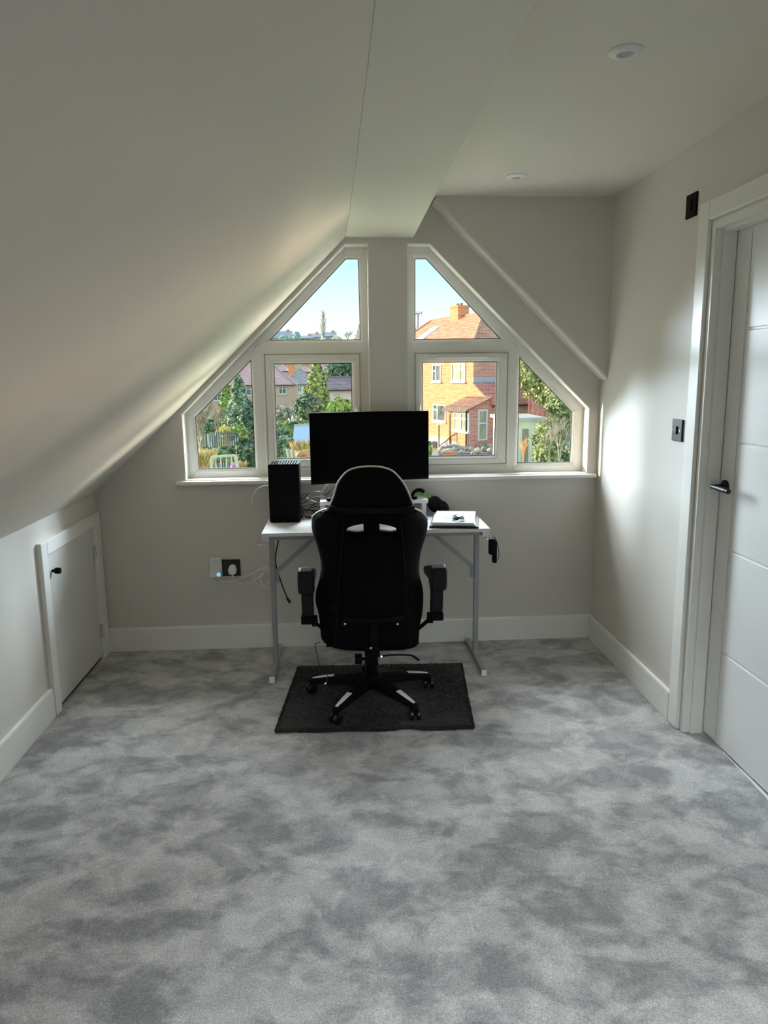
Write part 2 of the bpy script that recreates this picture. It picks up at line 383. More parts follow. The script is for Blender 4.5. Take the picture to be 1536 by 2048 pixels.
# skirting
def skirt(name, a, b, nrm, h, label):
    a = Vector((*a, 0)); b = Vector((*b, 0)); n3 = Vector((*nrm, 0)); pr = [(0, 0), (.018, 0), (.018, h - .012), (.012, h), (0, h)]
    V = [P_ + n3 * x + Vector((0, 0, z)) for P_ in (a, b) for x, z in pr]; k = len(pr)
    o = MB().add(V, [(i, (i + 1) % k, k + (i + 1) % k, k + i) for i in range(k)] + [tuple(range(k)), tuple(range(k, 2 * k))]).build(name, TRIM, bevel=.002)
    return tag(o, label, 'skirting', kind='structure')
skirt('baseboard_front', (XL, YW), (XR, YW), (0, -1), .136, 'white skirting board along the window wall')
skirt('baseboard_right', (XR, 2.951), (XR, YW), (-1, 0), .134, 'white skirting board between the door and the window wall')
skirt('baseboard_left', (XL, YB), (XL, 3.208), (1, 0), .138, 'white skirting board below the knee wall')
skirt('baseboard_right_near', (XR, YB), (XR, 1.98), (-1, 0), .134, 'white skirting board on the near side of the door')

# ------------------------------------------------------------------ windows
YG = 4.115
def window(name, opening, tops, sash, sglass, fixed, hx, vent, label):
    root = empty(name, (sum(p[0] for p in opening) / len(opening), YG, .955)); tag(root, label, 'window', kind='structure')
    tops, fixed, sash, sglass = ccw(tops), ccw(fixed), ccw(sash), ccw(sglass)
    # reveal lining
    inner = offset(opening, .006)
    prism(MB(), opening, [inner], XZ, YW - .001, YG).build('reveal', TRIM, root)
    holes = [offset(tops, -.014), offset(fixed, -.014), sash]
    f = prism(MB(), offset(opening, .004), holes, XZ, YG, YG + .07).build('frame', UPVC, root); merge_planar(f)
    md = f.modifiers.new('bevel', 'BEVEL'); md.width = .006; md.segments = 2; md.limit_method = 'ANGLE'
    def bead(poly, y0, y1, parent):
        o = offset(poly, -.016); n = len(poly)
        V = [(u, y0, v) for u, v in o] + [(u, y0 + .001, v) for u, v in offset(poly, -.010)] + [(u, y1, v) for u, v in poly] + [(u, y1 + .004, v) for u, v in poly] + [(u, y1 + .004, v) for u, v in o]
        MB().add(V, [(k * n + i, k * n + (i + 1) % n, ((k + 1) % 5) * n + (i + 1) % n, ((k + 1) % 5) * n + i) for k in range(5) for i in range(n)]).build('glazing_bead', UPVC, parent)
        g = offset(poly, -.001); gi = offset(poly, .0035)
        prism(MB(), g, [gi], XZ, y1 + .0005, y1 + .006).build('gasket', GASKET, parent)
        prism(MB(), offset(poly, -.008), [], XZ, y1 + .005, y1 + .010).build('glass_pane', GLASS, parent)
    bead(tops, YG + .004, YG + .014, root); bead(fixed, YG + .004, YG + .014, root)
    s = prism(MB(), offset(sash, .0025), [offset(sglass, -.014)], XZ, YG - .014, YG + .06).build('sash', UPVC, root); merge_planar(s)
    md = s.modifiers.new('bevel', 'BEVEL'); md.width = .005; md.segments = 2; md.limit_method = 'ANGLE'
    bead(sglass, YG - .010, YG + .002, s)
    # rebate step round the sash
    prism(MB(), offset(sash, -.012), [offset(sash, .001)], XZ, YG - .006, YG + .002).build('rebate_step', UPVC, root, bevel=.003)
    prism(MB(), offset(sash, -.0014), [offset(sash, .0028)], XZ, YG - .0146, YG - .004).build('sash_gap', GAPM, root)
    mj = MB()
    for poly, y_, far in ((tops, YG - .0004, -.034), (fixed, YG - .0004, -.034), (sglass, YG - .0144, -.044)):
        for p_, q_ in zip(offset(poly, -.015), offset(poly, far)): mj.bar((p_[0], y_, p_[1]), (q_[0], y_, q_[1]), .0016, .0010, up=(0, 1, 0))
    mj.build('mitre_joint', GAPM, root)
    # trickle vent and handle
    vx0, vx1, vz0, vz1 = vent
    vb = MB(); prism(vb, ccw([(vx0, vz0), (vx1, vz0), (vx1 - .006, vz1), (vx0 + .006, vz1)]), [], XZ, YG - .030, YG - .013)
    v_ = vb.build('trickle_vent', UPVC, s, bevel=.003)
    xm = (vx0 + vx1) / 2
    MB().box(vx0 + .012, xm - .006, YG - .034, YG - .028, vz0 + .004, vz0 + .011).box(xm + .006, vx1 - .012, YG - .034, YG - .028, vz0 + .004, vz0 + .011).build('vent_slider', UPVC, s, bevel=.001)
    hb = MB().box(hx - .011, hx + .011, YG - .030, YG - .013, 1.245, 1.345).build('handle', UPVC, s, bevel=.008, seg=3)
    MB().box(hx - .010, hx + .010, YG - .046, YG - .030, 1.215, 1.325).build('handle_lever', UPVC, s, bevel=.007, seg=3)
    fix(root)
    return root
w1 = window('window_1', OL, [(.042, 2.125), (.110, 2.125), (.116, 1.700), (-.379, 1.702)], [(-.408, 1.628), (.110, 1.628), (.110, 1.010), (-.409, 1.010)],
       [(-.360, 1.578), (.063, 1.578), (.063, 1.060), (-.359, 1.060)], [(-.482, 1.600), (-.482, 1.008), (-.796, 1.008), (-.799, 1.296)],
       .092, (-.303, .008, 1.597, 1.620), 'left white angled attic window overlooking the gardens')
w2 = window('window_2', ORR, [(.476, 2.125), (.413, 2.125), (.412, 1.700), (.888, 1.700)], [(.411, 1.627), (.926, 1.627), (.926, 1.010), (.411, 1.010)],
       [(.452, 1.578), (.868, 1.578), (.862, 1.058), (.452, 1.058)], [(.995, 1.602), (.995, 1.010), (1.300, 1.010), (1.302, 1.296)],
       .430, (.516, .816, 1.597, 1.620), 'right white angled attic window facing the brick house')
sb = MB().box(-.902, 1.413, 3.988, YW + .095, .934, .957).build('trim_3', TRIM, bevel=.008, seg=3); tag(sb, 'white window board under both windows', 'window sill', kind='structure')

# ------------------------------------------------------------------ right door
d1 = empty('door_1', (1.503, 2.47, 0)); tag(d1, 'white panelled door with black lever handle on the right wall', 'door', kind='structure')
# architrave (two legs and head), stepped profile
AX = XR - .017
for nm, bx in (('architrave', (DY1 + .004, 2.949, 0, 2.143)), ('architrave', (1.988, DY0 - .004, 0, 2.143)), ('architrave', (DY0 - .0035, DY1 + .0035, DZ + .006, 2.143))):
    y0, y1, z0, z1 = bx
    MB().box(AX, XR + .001, y0, y1, z0, z1).build(nm, TRIM, d1, bevel=.005, seg=3)
# lining with stop bead
MB().box(XR - .002, XR + .13, DY1 - .026, DY1 + .0005, 0, DZ - .001).build('lining', TRIM, d1, bevel=.002)
MB().box(XR - .002, XR + .13, DY0 - .0005, DY0 + .026, 0, DZ - .001).build('lining', TRIM, d1, bevel=.002)
MB().box(XR - .002, XR + .13, DY0 + .026, DY1 - .026, DZ - .030, DZ).build('lining', TRIM, d1, bevel=.002)
JY, JZ = DY1 - .026, DZ - .030
MB().box(XR + .028, XR + .080, JY - .011, JY + .001, 0, JZ).box(XR + .028, XR + .080, DY0 + .025, DY0 + .037, 0, JZ).box(XR + .028, XR + .080, DY0 + .037, JY - .011, JZ - .011, JZ + .001).build('door_stop', TRIM, d1, bevel=.002)
# leaf: slab plus raised panels separated by grooves
LX = 1.503
y0, y1 = DY0 + .030, JY - .003; zt, zb = JZ - .003, .012
leaf = MB().box(LX + .004, LX + .040, y0, y1, zb, zt).build('door_leaf', DOORW, d1, bevel=.001)
gy = y1 - .105; gz = [1.660, 1.238, .818, .400]
rows = [zb] + sorted(gz) + [zt]
MB().box(LX, LX + .005, gy + .003, y1, zb, zt).build('stile', DOORW, leaf, bevel=.0025)
MB().box(LX, LX + .005, y0, y0 + .100, zb, zt).build('stile', DOORW, leaf, bevel=.0025)
for a_, b_ in zip(rows[:-1], rows[1:]):
    MB().box(LX, LX + .005, y0 + .104, gy - .003, a_ + (.004 if a_ > zb else 0), b_ - (.004 if b_ < zt else 0)).build('panel', DOORW, leaf, bevel=.0025)
# lever handle
hy, hz = y1 - .048, 1.062
hd = MB().cyl((LX, hy, hz), (LX - .009, hy, hz), .026, 28).cyl((LX - .008, hy, hz), (LX - .050, hy, hz), .010, 16)
ho = hd.build('door_handle', BLACKMETAL, d1, bevel=.002); ho['label'] = 'black lever handle on round rose'
MB().cyl((LX - .050, hy + .012, hz), (LX - .050, hy - .118, hz - .002), .0095, 20).build('handle_grip', BLACKMETAL, ho, bevel=.003)
MB().cyl((LX - .050, hy - .045, hz - .0007), (LX - .050, hy - .100, hz - .0016), .0105, 20).build('grip_sleeve', BLACKMETAL, ho, bevel=.001)
fix(d1)
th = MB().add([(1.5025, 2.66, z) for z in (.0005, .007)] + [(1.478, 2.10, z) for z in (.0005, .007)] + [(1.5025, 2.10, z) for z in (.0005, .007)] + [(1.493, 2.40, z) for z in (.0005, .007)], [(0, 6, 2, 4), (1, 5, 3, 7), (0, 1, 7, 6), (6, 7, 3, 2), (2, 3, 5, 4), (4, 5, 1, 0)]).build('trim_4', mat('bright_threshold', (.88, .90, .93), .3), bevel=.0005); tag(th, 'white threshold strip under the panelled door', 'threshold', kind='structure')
hf = MB().box(1.56, 3.4, .6, 3.6, -.2, 0).build('floor_hall', mat('hall_floor', (.85, .87, .9), .5)); tag(hf, 'pale hall floor beyond the door', 'floor', kind='structure')
hw = MB().box(3.4, 3.5, .6, 3.6, -.2, 2.5).box(1.56, 3.4, 3.6, 3.7, -.2, 2.5).box(1.56, 3.4, .5, .6, -.2, 2.5).box(1.5, 3.5, .5, 3.7, 2.5, 2.6).build('wall_hall', WALL); tag(hw, 'hall walls beyond the closed door', 'wall', kind='structure')

# ------------------------------------------------------------------ knee wall access door
d2 = empty('door_2', (XL, 3.6, 0)); tag(d2, 'small white access door with black knob in the knee wall', 'door', kind='structure')
KX = XL + .022
LEAFW = mat('access_door_paint', (.72, .71, .68), .42, vary=.012, scale=4)
MB().box(XL - .001, XL + .001, 3.27, 3.935, .0, .74).build('shadow_gap', mat('gap_dark', (.10, .095, .09), .9), d2)
MB().box(XL - .001, KX, 3.212, 3.278, 0, .800).build('door_frame', TRIM, d2, bevel=.003)
MB().box(XL - .001, KX, 3.930, 4.004, 0, .800).build('door_frame', TRIM, d2, bevel=.003)
MB().box(XL - .001, KX, 3.2785, 3.9295, .735, .800).build('door_frame', TRIM, d2, bevel=.003)
MB().box(XL - .001, KX - .005, 3.905, 3.9295, .0, .7345).build('hinge_jamb', TRIM, d2, bevel=.001)
lf = MB().box(XL + .0012, KX - .013, 3.2815, 3.9015, .020, .7305).build('door_leaf', LEAFW, d2, bevel=.0015)
Mk = Matrix.Translation((KX - .013, 3.338, .648)) @ Matrix.Rotation(math.pi / 2, 4, 'Y')
kb = MB().lathe([(.007, 0), (.007, .010), (.0125, .013), (.0145, .017), (.0145, .034), (.0125, .038)], 20, Mk).build('knob', BLACKM, d2, smooth=True); kb.data.set_sharp_from_angle(angle=.7); kb['label'] = 'small round black knob'
for z in (.60, .165):
    h_ = MB().box(KX - .010, KX - .003, 3.892, 3.912, z - .036, z + .036).cyl((KX - .002, 3.902, z - .036), (KX - .002, 3.902, z + .036), .0042, 10).build('hinge', STEEL, d2); h_['label'] = 'steel butt hinge'
fix(d2)

# ------------------------------------------------------------------ switches, socket, downlights
def plate(name, y, z, hy, hz, label, kind):
    r_ = empty(name, (XR, y, z)); tag(r_, label, 'switch')
    MB().box(XR - .008, XR + .0005, y - hy, y + hy, z - hz, z + hz).build('plate', BLACKMETAL if kind else BLACKM, r_, bevel=.0025)
    if kind:
        MB().box(XR - .014, XR - .007, y - .007, y + .009, z - .017, z + .017).build('rocker', STEEL if False else BLACKMETAL, r_, bevel=.003)
        for s_ in (-1, 1): MB().cyl((XR - .0095, y + s_ * .030, z), (XR - .007, y + s_ * .030, z), .004, 12).build('screw', STEEL, r_)
    else:
        MB().box(XR - .013, XR - .007, y - .011, y + .007, z - .024, z + .024).build('rocker', BLACKM, r_, bevel=.002)
    return fix(r_)
plate('light_switch', 3.045, 1.266, .046, .046, 'black metal light switch beside the door at handle height', True)
plate('fan_switch', 3.040, 2.160, .045, .046, 'black isolator switch high up beside the top door corner', False)
for i, (x, y, lab) in enumerate(((.818, 2.222, 'round white recessed downlight nearest the viewer'), (.820, 3.529, 'round white recessed downlight nearest the window wall'))):
    r_ = empty('downlight', (x, y, ZC)); tag(r_, lab, 'downlight', 'ceiling downlights')
    M = Matrix.Translation((x, y, ZC)) @ Matrix.Rotation(math.pi, 4, 'X')
    b = MB().lathe([(.048, -.001), (.048, .003), (.040, .009), (.026, .011), (.022, .007), (.0215, .002), (.0215, -.004)], 36, M).build('bezel', WHITEP, r_, smooth=True); b.data.set_sharp_from_angle(angle=.8)
    MB().cyl((x, y, ZC - .0055), (x, y, ZC - .001), .0212, 24).build('lens', mat('lamp_lens', (.42, .41, .40), .3), r_)
    fix(r_)
YS = YW
so_ = empty('double_socket', (-.650, YS, .467)); tag(so_, 'black double wall socket partly behind the white wireless repeater', 'socket')
MB().box(-.725, -.577, YS - .008, YS + .001, .420, .514).build('plate', BLACKG, so_, bevel=.002)
for x in (-.615, -.690): MB().box(x - .008, x + .008, YS - .011, YS - .007, .489, .507).build('rocker', BLACKG, so_, bevel=.001)
fix(so_)
rpt = empty('wifi_repeater', (-.706, YS - .01, .477)); tag(rpt, 'white plug-in wireless repeater with glowing blue ring, left of plug', 'wifi repeater')
MB().box(-.739, -.674, YS - .046, YS - .0085, .421, .532).build('body', WHITEP, rpt, bevel=.007, seg=3)
lr = MB()
Mr = Matrix.Translation((-.691, YS - .0462, .441)) @ Matrix.Rotation(math.pi / 2, 4, 'X')
lr.lathe([(.0095, -.001), (.0095, .0012), (.0055, .0012), (.0055, -.001)], 24, Mr).build('light_ring', mat('blue_led', (.1, .5, .95), .4, emit=(.12, .55, 1.0), estr=1.6), rpt)
fc = bpy.data.curves.new('logo', 'FONT'); fc.body = 'tp-link'; fc.size = .0125; fc.align_x = 'CENTER'; fc.extrude = .0002
lo = bpy.data.objects.new('logo', fc); C.objects.link(lo); fc.materials.append(mat('grey_print', (.42, .44, .44), .5)); lo.parent = rpt
lo.location = (-.706, YS - .0465, .512); lo.rotation_euler = (math.pi / 2, 0, 0); lo['label'] = 'small grey maker mark'
bpy.context.view_layer.update()
lm_ = bpy.data.meshes.new_from_object(lo.evaluated_get(bpy.context.evaluated_depsgraph_get())); lx = bpy.data.objects.new('maker_mark', lm_); C.objects.link(lx)
lx.location = lo.location; lx.rotation_euler = lo.rotation_euler; lx.parent = rpt; lx['label'] = 'small grey maker mark'; bpy.data.objects.remove(lo)
fix(rpt)
plg = empty('mains_plug', (-.619, YS - .02, .458)); tag(plg, 'white three-pin plug in the right half of the black socket', 'plug')
pv = prism(MB(), ccw([(-.637, .436), (-.600, .436), (-.594, .462), (-.604, .487), (-.630, .487), (-.641, .462)]), [], XZ, YS - .040, YS - .009)
pv.build('body', WHITEP, plg, bevel=.006, seg=3)
MB().cyl((-.619, YS - .030, .439), (-.617, YS - .030, .424), .006, 12, .004).build('cord_grip', WHITEP, plg)
fix(plg)
def cable(name, pts, r, m, label, sub=6, group=None, ends=()):
    o = MB().tube(pts, r, 8, sub=sub).build(name, m, smooth=True); tag(o, label, 'cable', group)
    for (a, b, rad, mm, nm) in ends: MB().cyl(a, b, rad, 10).build(nm, mm, o)
    return o
# ------------------------------------------------------------------ desk
DZT = .760
dk = empty('desk', (.16, 3.77, 0)); tag(dk, 'white topped desk with silver grey metal legs under the windows', 'desk')
DX0, DX1, DYF, DYK = -.398, .722, 3.527, 3.995
rbox('desk_top', DX0, DX1, DYF, DYK, DZT - .018, DZT, DESKT, dk, .002)
for x in (-.372, .697):
    lg = rbox('leg', x - .0125, x + .0125, 3.735, 3.770, .026, DZT - .043, SILVER, dk, .002)
    ft = rbox('foot', x - .0125, x + .0125, 3.500, 3.990, .004, .030, SILVER, lg, .002)
    rbox('foot_cap', x - .0135, x + .0135, 3.494, 3.506, .002, .032, WHITEP, lg, .002)
    rbox('foot_cap', x - .0135, x + .0135, 3.984, 3.996, .002, .032, WHITEP, lg, .002)
    s_ = 1 if x < 0 else -1
    bm_ = MB().bar((x + s_ * .020, 3.750, .508), (x + s_ * .265, 3.750, .725), .022, .012, up=(0, 1, 0)).build('brace', SILVER, dk, bevel=.001)
    rbox('brace_bracket', x + s_ * .0127, x + s_ * .031, 3.742, 3.758, .452, .512, SILVER, dk, .001)
    rbox('side_rail', x - .0125, x + .0125, 3.560, 3.960, DZT - .043, DZT - .0185, SILVER, dk, .002)
rbox('front_rail', -.359, .684, 3.570, 3.595, DZT - .043, DZT - .0185, SILVER, dk, .002)
rbox('back_rail', -.359, .684, 3.925, 3.950, DZT - .043, DZT - .0185, SILVER, dk, .002)
# hook brackets at both ends
for x, s_ in ((-.398, -1), (.722, 1)):
    xb = x - s_ * .018
    hk = rbox('hook_bracket', min(xb - .016, xb + .016), max(xb - .016, xb + .016), 3.545, 3.600, DZT - .044, DZT - .0185, WHITEP, dk, .002)
    xs_ = x
    MB().tube([(xs_ - s_ * .012, 3.57, DZT - .040), (xs_ - s_ * .010, 3.57, DZT - .066), (xs_ + s_ * .024, 3.57, DZT - .066), (xs_ + s_ * .024, 3.57, DZT - .048)], .0022, 8, sub=1).build('hook', STEEL, hk)
fix(dk)
# headphone pouch / controller hanging at right hook
hg = empty('hanging_camera_pouch', (.752, 3.57, .62)); tag(hg, 'small black case with wrist strap hanging from the right desk hook', 'case')
MB().box(.726, .756, 3.552, 3.590, .618, .700).build('body', BLACKM, hg, bevel=.006, seg=3)
MB().box(.744, .766, 3.556, 3.586, .574, .690, ).build('flap', BLACKM, hg, bevel=.006, seg=3)
MB().tube([(.744, 3.57, .694), (.746, 3.57, .712), (.755, 3.57, .705), (.772, 3.57, .660), (.778, 3.57, .610), (.768, 3.57, .585)], .0018, 6).build('strap', CABLEB, hg, smooth=True)
fix(hg)

# riser shelf
rs = empty('monitor_riser', (.165, 3.92, DZT)); tag(rs, 'white monitor riser shelf standing on the desk', 'shelf')
rbox('shelf_board', -.122, .452, 3.845, 4.000, .838, .856, DESKT, rs, .002)
for x in (-.108, .432): rbox('leg', x - .012, x + .012, 3.862, 3.992, DZT + .0005, .8375, DESKT, rs, .002)
fix(rs)
# monitor, slightly turned
mo = empty('monitor', (.155, 3.925, .8562)); tag(mo, 'large black switched-off monitor on the white riser', 'monitor')
MW, MH, NS = .632, .372, 12
def mpt(u, v, d):    # u 0..1 across, v height, d depth
    x = -.166 + .633 * u; yy = 3.868 + .075 * u + .018 * math.sin(math.pi * u)
    z0 = .944 + .011 * u; z1 = 1.321 + .000 * u
    return Vector((x, yy + d, z0 + (z1 - z0) * v))
mb = MB(); V = []
for d in (0, .022):
    for v in (0, 1):
        V += [mpt(i / NS, v, d) for i in range(NS + 1)]
n1 = NS + 1; fs = []
for i in range(NS):
    fs += [(i, i + 1, n1 + i + 1, n1 + i), (2 * n1 + i, 3 * n1 + i, 3 * n1 + i + 1, 2 * n1 + i + 1), (i, 2 * n1 + i, 2 * n1 + i + 1, i + 1), (n1 + i, n1 + i + 1, 3 * n1 + i + 1, 3 * n1 + i)]
fs += [(0, n1, 3 * n1, 2 * n1), (NS, 2 * n1 + NS, 3 * n1 + NS, n1 + NS)]
mb.add(V, fs).build('casing', BLACKM, mo, bevel=.002)
mb = MB(); V = []
for v in (.045, .985): V += [mpt(.008 + .984 * i / NS, v, -.0012) for i in range(NS + 1)]
mb.add(V, [(i, i + 1, n1 + i + 1, n1 + i) for i in range(NS)]).build('screen', SCREEN, mo, smooth=True)
MB().box(.12, .19, 3.962, 3.985, .90, 1.16).build('stand_neck', BLACKM, mo, bevel=.004)
for x in (-.085, .395): MB().bar((.155, 3.965, .868), (x, 3.862, .8645), .026, .014).build('stand_foot', BLACKM, mo, bevel=.004)
MB().box(.115, .195, 3.945, 3.985, .857, .91).build('stand_base', BLACKM, mo, bevel=.004)
fix(mo)

# console tower with slotted top
gc = empty('game_console', (-.300, 3.862, DZT)); tag(gc, 'upright black game console with slotted top on the desk', 'game console')
GX0, GX1, GY0, GY1, GZ = -.380, -.222, 3.783, 3.938, 1.066
prism(MB(), [(GX0, GY0), (GX1, GY0), (GX1, GY1), (GX0, GY1)], [[(GX0 + .004, GY0 + .004), (GX1 - .004, GY0 + .004), (GX1 - .004, GY1 - .004), (GX0 + .004, GY1 - .004)]], lambda u, v, d: Vector((u, v, d)), DZT + .006, GZ).build('casing', BLACKM, gc, bevel=.0015)
rbox('base', GX0 + .012, GX1 - .012, GY0 + .012, GY1 - .012, DZT + .0003, DZT + .012, BLACKM, gc, .002)
rbox('vent_floor', GX0 + .004, GX1 - .004, GY0 + .004, GY1 - .004, GZ - .03, GZ - .025, BLACKG, gc, 0)
GLOSSB = mat('satin_black_vent', (.05, .055, .06), .07, spec=.8)
nb = 11
for i in range(nb):
    x = GX0 + .004 + (GX1 - GX0 - .008) * (i + .5) / nb
    MB().box(x - .0036, x + .0036, GY0 + .0035, GY1 - .0035, GZ - .010, GZ - .0004).build('vent_bar', GLOSSB, gc)
fix(gc)

# laptop, papers, glasses etc on the right
def slab(name, cx, cy, wx, wy, z0, z1, rz, m, label, cat, group=None):
    M = Matrix.Translation((cx, cy, 0)) @ Matrix.Rotation(rz, 4, 'Z')
    return tag(MB().box(-wx / 2, wx / 2, -wy / 2, wy / 2, z0, z1, M).build(name, m, bevel=.002), label, cat, group)
slab('document_wallet', .490, 3.752, .21, .30, DZT + .0003, DZT + .0016, -.10, PAPERB, 'pale blue paper wallet on the desk, peeping out left of the black case', 'folder')
lt = empty('document_case', (.575, 3.708, DZT)); tag(lt, 'flat black zip case under the white paper pad at the right desk end', 'case')
ML = Matrix.Translation((.577, 3.712, DZT)) @ Matrix.Rotation(-.19, 4, 'Z')
MB().box(-.122, .122, -.172, .172, .0019, .0085, ML).build('body', mat('black_case', (.018, .019, .02), .5, spec=.3), lt, bevel=.003, seg=3)
MB().box(-.120, .120, -.170, .170, .0087, .0110, ML).build('flap', mat('dark_case_flap', (.05, .052, .055), .4), lt, bevel=.001)
fix(lt)
slab('ring_folder', .570, 3.706, .215, .318, DZT + .0113, DZT + .0178, -.16, mat('grey_folder', (.60, .61, .62), .5), 'grey folder sandwiched between the black case and the white pad', 'folder')
slab('paper_pad', .572, 3.700, .208, .325, DZT + .0180, DZT + .0300, -.20, PAPER, 'thick white paper pad on top of the stack at the right desk end', 'paper pad')
zc_ = DZT + .0303
slab('card', .527, 3.610, .040, .050, zc_, zc_ + .001, .6, mat('buff_card', (.62, .50, .30), .5), 'buff card left of the tangled black lead on the white pad', 'card')
slab('card', .596, 3.572, .050, .034, zc_, zc_ + .001, -.4, mat('teal_card', (.22, .52, .55), .4), 'teal card under the tangled black lead on the white pad', 'card')
slab('card', .540, 3.665, .036, .045, zc_, zc_ + .001, .3, mat('blue_card', (.12, .38, .65), .4), 'small blue card behind the buff card on the white pad', 'card')
pts = []
for i in range(46):
    a_ = i * .83; r_ = .016 + .014 * R.random(); pts.append((.574 + r_ * 1.1 * math.cos(a_), 3.590 + r_ * 1.2 * math.sin(a_), zc_ + .004 + .018 * R.random()))
pts += [(.585, 3.65, zc_ + .004), (.56, 3.70, zc_ + .003), (.60, 3.74, zc_ + .003)]
cable('earphone_lead', pts, .0022, CABLEB, 'tangled black earphone lead heaped on the white pad', 3)

# headset
hs = empty('headset', (.46, 3.93, DZT)); tag(hs, 'black and green gaming headset leaning behind the riser', 'headset')
bd = [at(px, py, 3.93) for px, py in ((824, 993), (828, 985), (835, 980), (842, 980), (848, 984))]
MB().tube(bd, .010, 10).build('headband', BLACKM, hs, smooth=True)
MB().tube([at(px, py, 3.925) for px, py in ((826, 996), (831, 987), (838, 985), (846, 989), (855, 997), (862, 1006))], .0055, 8).build('inner_band', GREEN, hs, smooth=True)
MB().tube([at(px, py, 3.93) for px, py in ((847, 983), (855, 990), (862, 998), (866, 1006))], .0045, 8).build('band_slider', GREEN, hs, smooth=True)
for dx, dz, rr in ((.004, 0, .046), (.040, -.022, .042)):
    c_ = at(869 , 1008, 3.93) + Vector((dx, 0, dz))
    Mx = Matrix.Translation(c_) @ Matrix.Rotation(.9, 4, 'X') @ Matrix.Rotation(.5, 4, 'Y')
    MB().lathe([(rr * .6, -.022), (rr * .95, -.016), (rr, 0), (rr * .96, .012), (rr * .7, .020)], 20, Mx).build('ear_cup', BLACKM, hs, smooth=True)
MB().tube([at(px, py, 3.90) for px, py in ((880, 1010), (890, 1011), (896, 1017), (895, 1023))], .002, 6).build('lead', CABLEB, hs, smooth=True)
fix(hs)

# cables round the console
WG, BG = 'white leads behind the desk', 'black leads between console and riser'
cable('white_lead', [at(a, b, 3.95) for a, b in ((540, 971), (522, 974), (510, 985), (505, 1000), (509, 1014), (520, 1024), (532, 1028), (543, 1031))], .0034, CABLEW, 'white lead looping out to the left of the console')
def leads(lst, r, m, labels, grp, Y=3.9, jit=.03):
    for i, l in enumerate(lst):
        pts = [at(a, b, Y + jit * math.sin(1.7 * i + .9 * k)) for k, (a, b) in enumerate(l)]
        for p in pts: p.z = max(p.z, DZT + r + .001); p.y = min(p.y, 3.985)
        tag(MB().tube(pts, r, 7).build('black_lead' if m is CABLEB else 'white_lead', m, smooth=True), labels[i], 'cable', grp)
leads([[(603, 1001), (607, 987), (612, 987), (611, 996), (603, 1003)],
       [(603, 1002), (616, 989), (632, 984), (645, 986), (654, 994)],
       [(600, 1010), (618, 999), (634, 994), (652, 994)],
       [(602, 1012), (620, 1009), (640, 1003)],
       [(604, 1014), (614, 1020), (624, 1012), (640, 1000)],
       [(604, 1022), (622, 1020), (640, 1023)],
       [(604, 1024), (612, 1033), (622, 1043), (614, 1041), (610, 1038), (618, 1042), (634, 1039)],
       [(603, 1030), (606, 1042), (603, 1040), (607, 1028), (603, 1014)],
       [(624, 1016), (632, 1013), (644, 1016), (655, 1018), (640, 1020), (628, 1022), (634, 1033)],
       [(623, 1020), (632, 1030), (640, 1036)]], .0024, CABLEB, (
    'short black lead looping up at the right edge of the console', 'black lead arching highest between the console and the riser', 'black lead arching just below the highest one to the riser',
    'black lead sloping gently from the console to the riser edge', 'black lead dipping then rising to the riser in the tangle', 'black lead lying level at the bottom back of the tangle',
    'black lead with a small loop drooping onto the white desk top', 'black lead hanging straight down close beside the console', 'black lead wound in an oval coil at the left riser leg', 'short black lead slanting down behind the left riser leg'), BG)
leads([[(603, 1004), (612, 996), (628, 984), (640, 983)], [(604, 1006), (618, 1003), (630, 1003), (638, 1005)], [(611, 995), (620, 1000), (634, 1004)]], .0026, CABLEW, ('white lead arching high from the console to the riser', 'white lead running level from the console into the riser edge', 'short white lead crossing the black tangle on a slant'), 'white leads between console and riser', 3.93)
cable('white_lead', [at(a, b, 3.97) for a, b in ((642, 995), (644, 985), (650, 973), (660, 967), (672, 963))], .003, CABLEW, 'white lead curving up to the back of the monitor')
cable('black_lead', [at(a, b, 3.96) for a, b in ((652, 990), (664, 979), (676, 968), (684, 960))], .002, CABLEB, 'thin straight black lead rising to the monitor')
# under the desk
pl_ = at(580, 1204, 3.86)
cable('charging_lead', [at(a, b, 3.86) for a, b in ((557, 1081), (553, 1100), (551, 1118), (553, 1135), (560, 1158), (568, 1180), (575, 1196))], .0036, CABLEB, 'black lead hanging under the desk with a plug at its end', 6, None,
      ((at(574, 1196, 3.86), at(580, 1205, 3.86), .0075, CABLEB, 'plug'), (at(580, 1205, 3.86), at(581.5, 1208, 3.86), .003, STEEL, 'plug_tip')))
cable('white_lead', [at(a, b, 3.84) for a, b in ((563, 1082), (564, 1096), (569, 1109), (575, 1117), (579, 1122))], .0018, CABLEW, 'thin white lead hanging in front of the left desk brace', 6, None,
      ((at(575, 1117, 3.84), at(579, 1122, 3.84), .004, CABLEW, 'connector'),))
leads([[(594, 1078), (602, 1083), (610, 1081), (620, 1079)], [(598, 1079), (604, 1085), (612, 1088), (622, 1088)]], .0035, CABLEB, ('upper black lead bundled against the underside of the desk', 'lower black lead sagging beneath the underside of the desk'), 'black leads under the desk top', 3.9, 0)
for o in [o for o in C.objects if o.get('group') == 'black leads under the desk top']: o.location.z -= .10
YC = 3.985
cable('white_lead', [at(a, b, YC) for a, b in ((438, 1154), (440, 1161), (448, 1164), (458, 1164), (468, 1162), (480, 1157), (500, 1150), (515, 1142), (530, 1137), (540, 1140))], .003, CABLEW, 'white lead from the repeater running to the desk leg')
cable('white_lead', [at(a, b, YC - .012) for a, b in ((465, 1151), (470, 1160), (478, 1166), (490, 1168), (504, 1164), (520, 1153), (532, 1144), (540, 1134))], .0032, CABLEW, 'white lead from the mains plug sagging toward the coil')
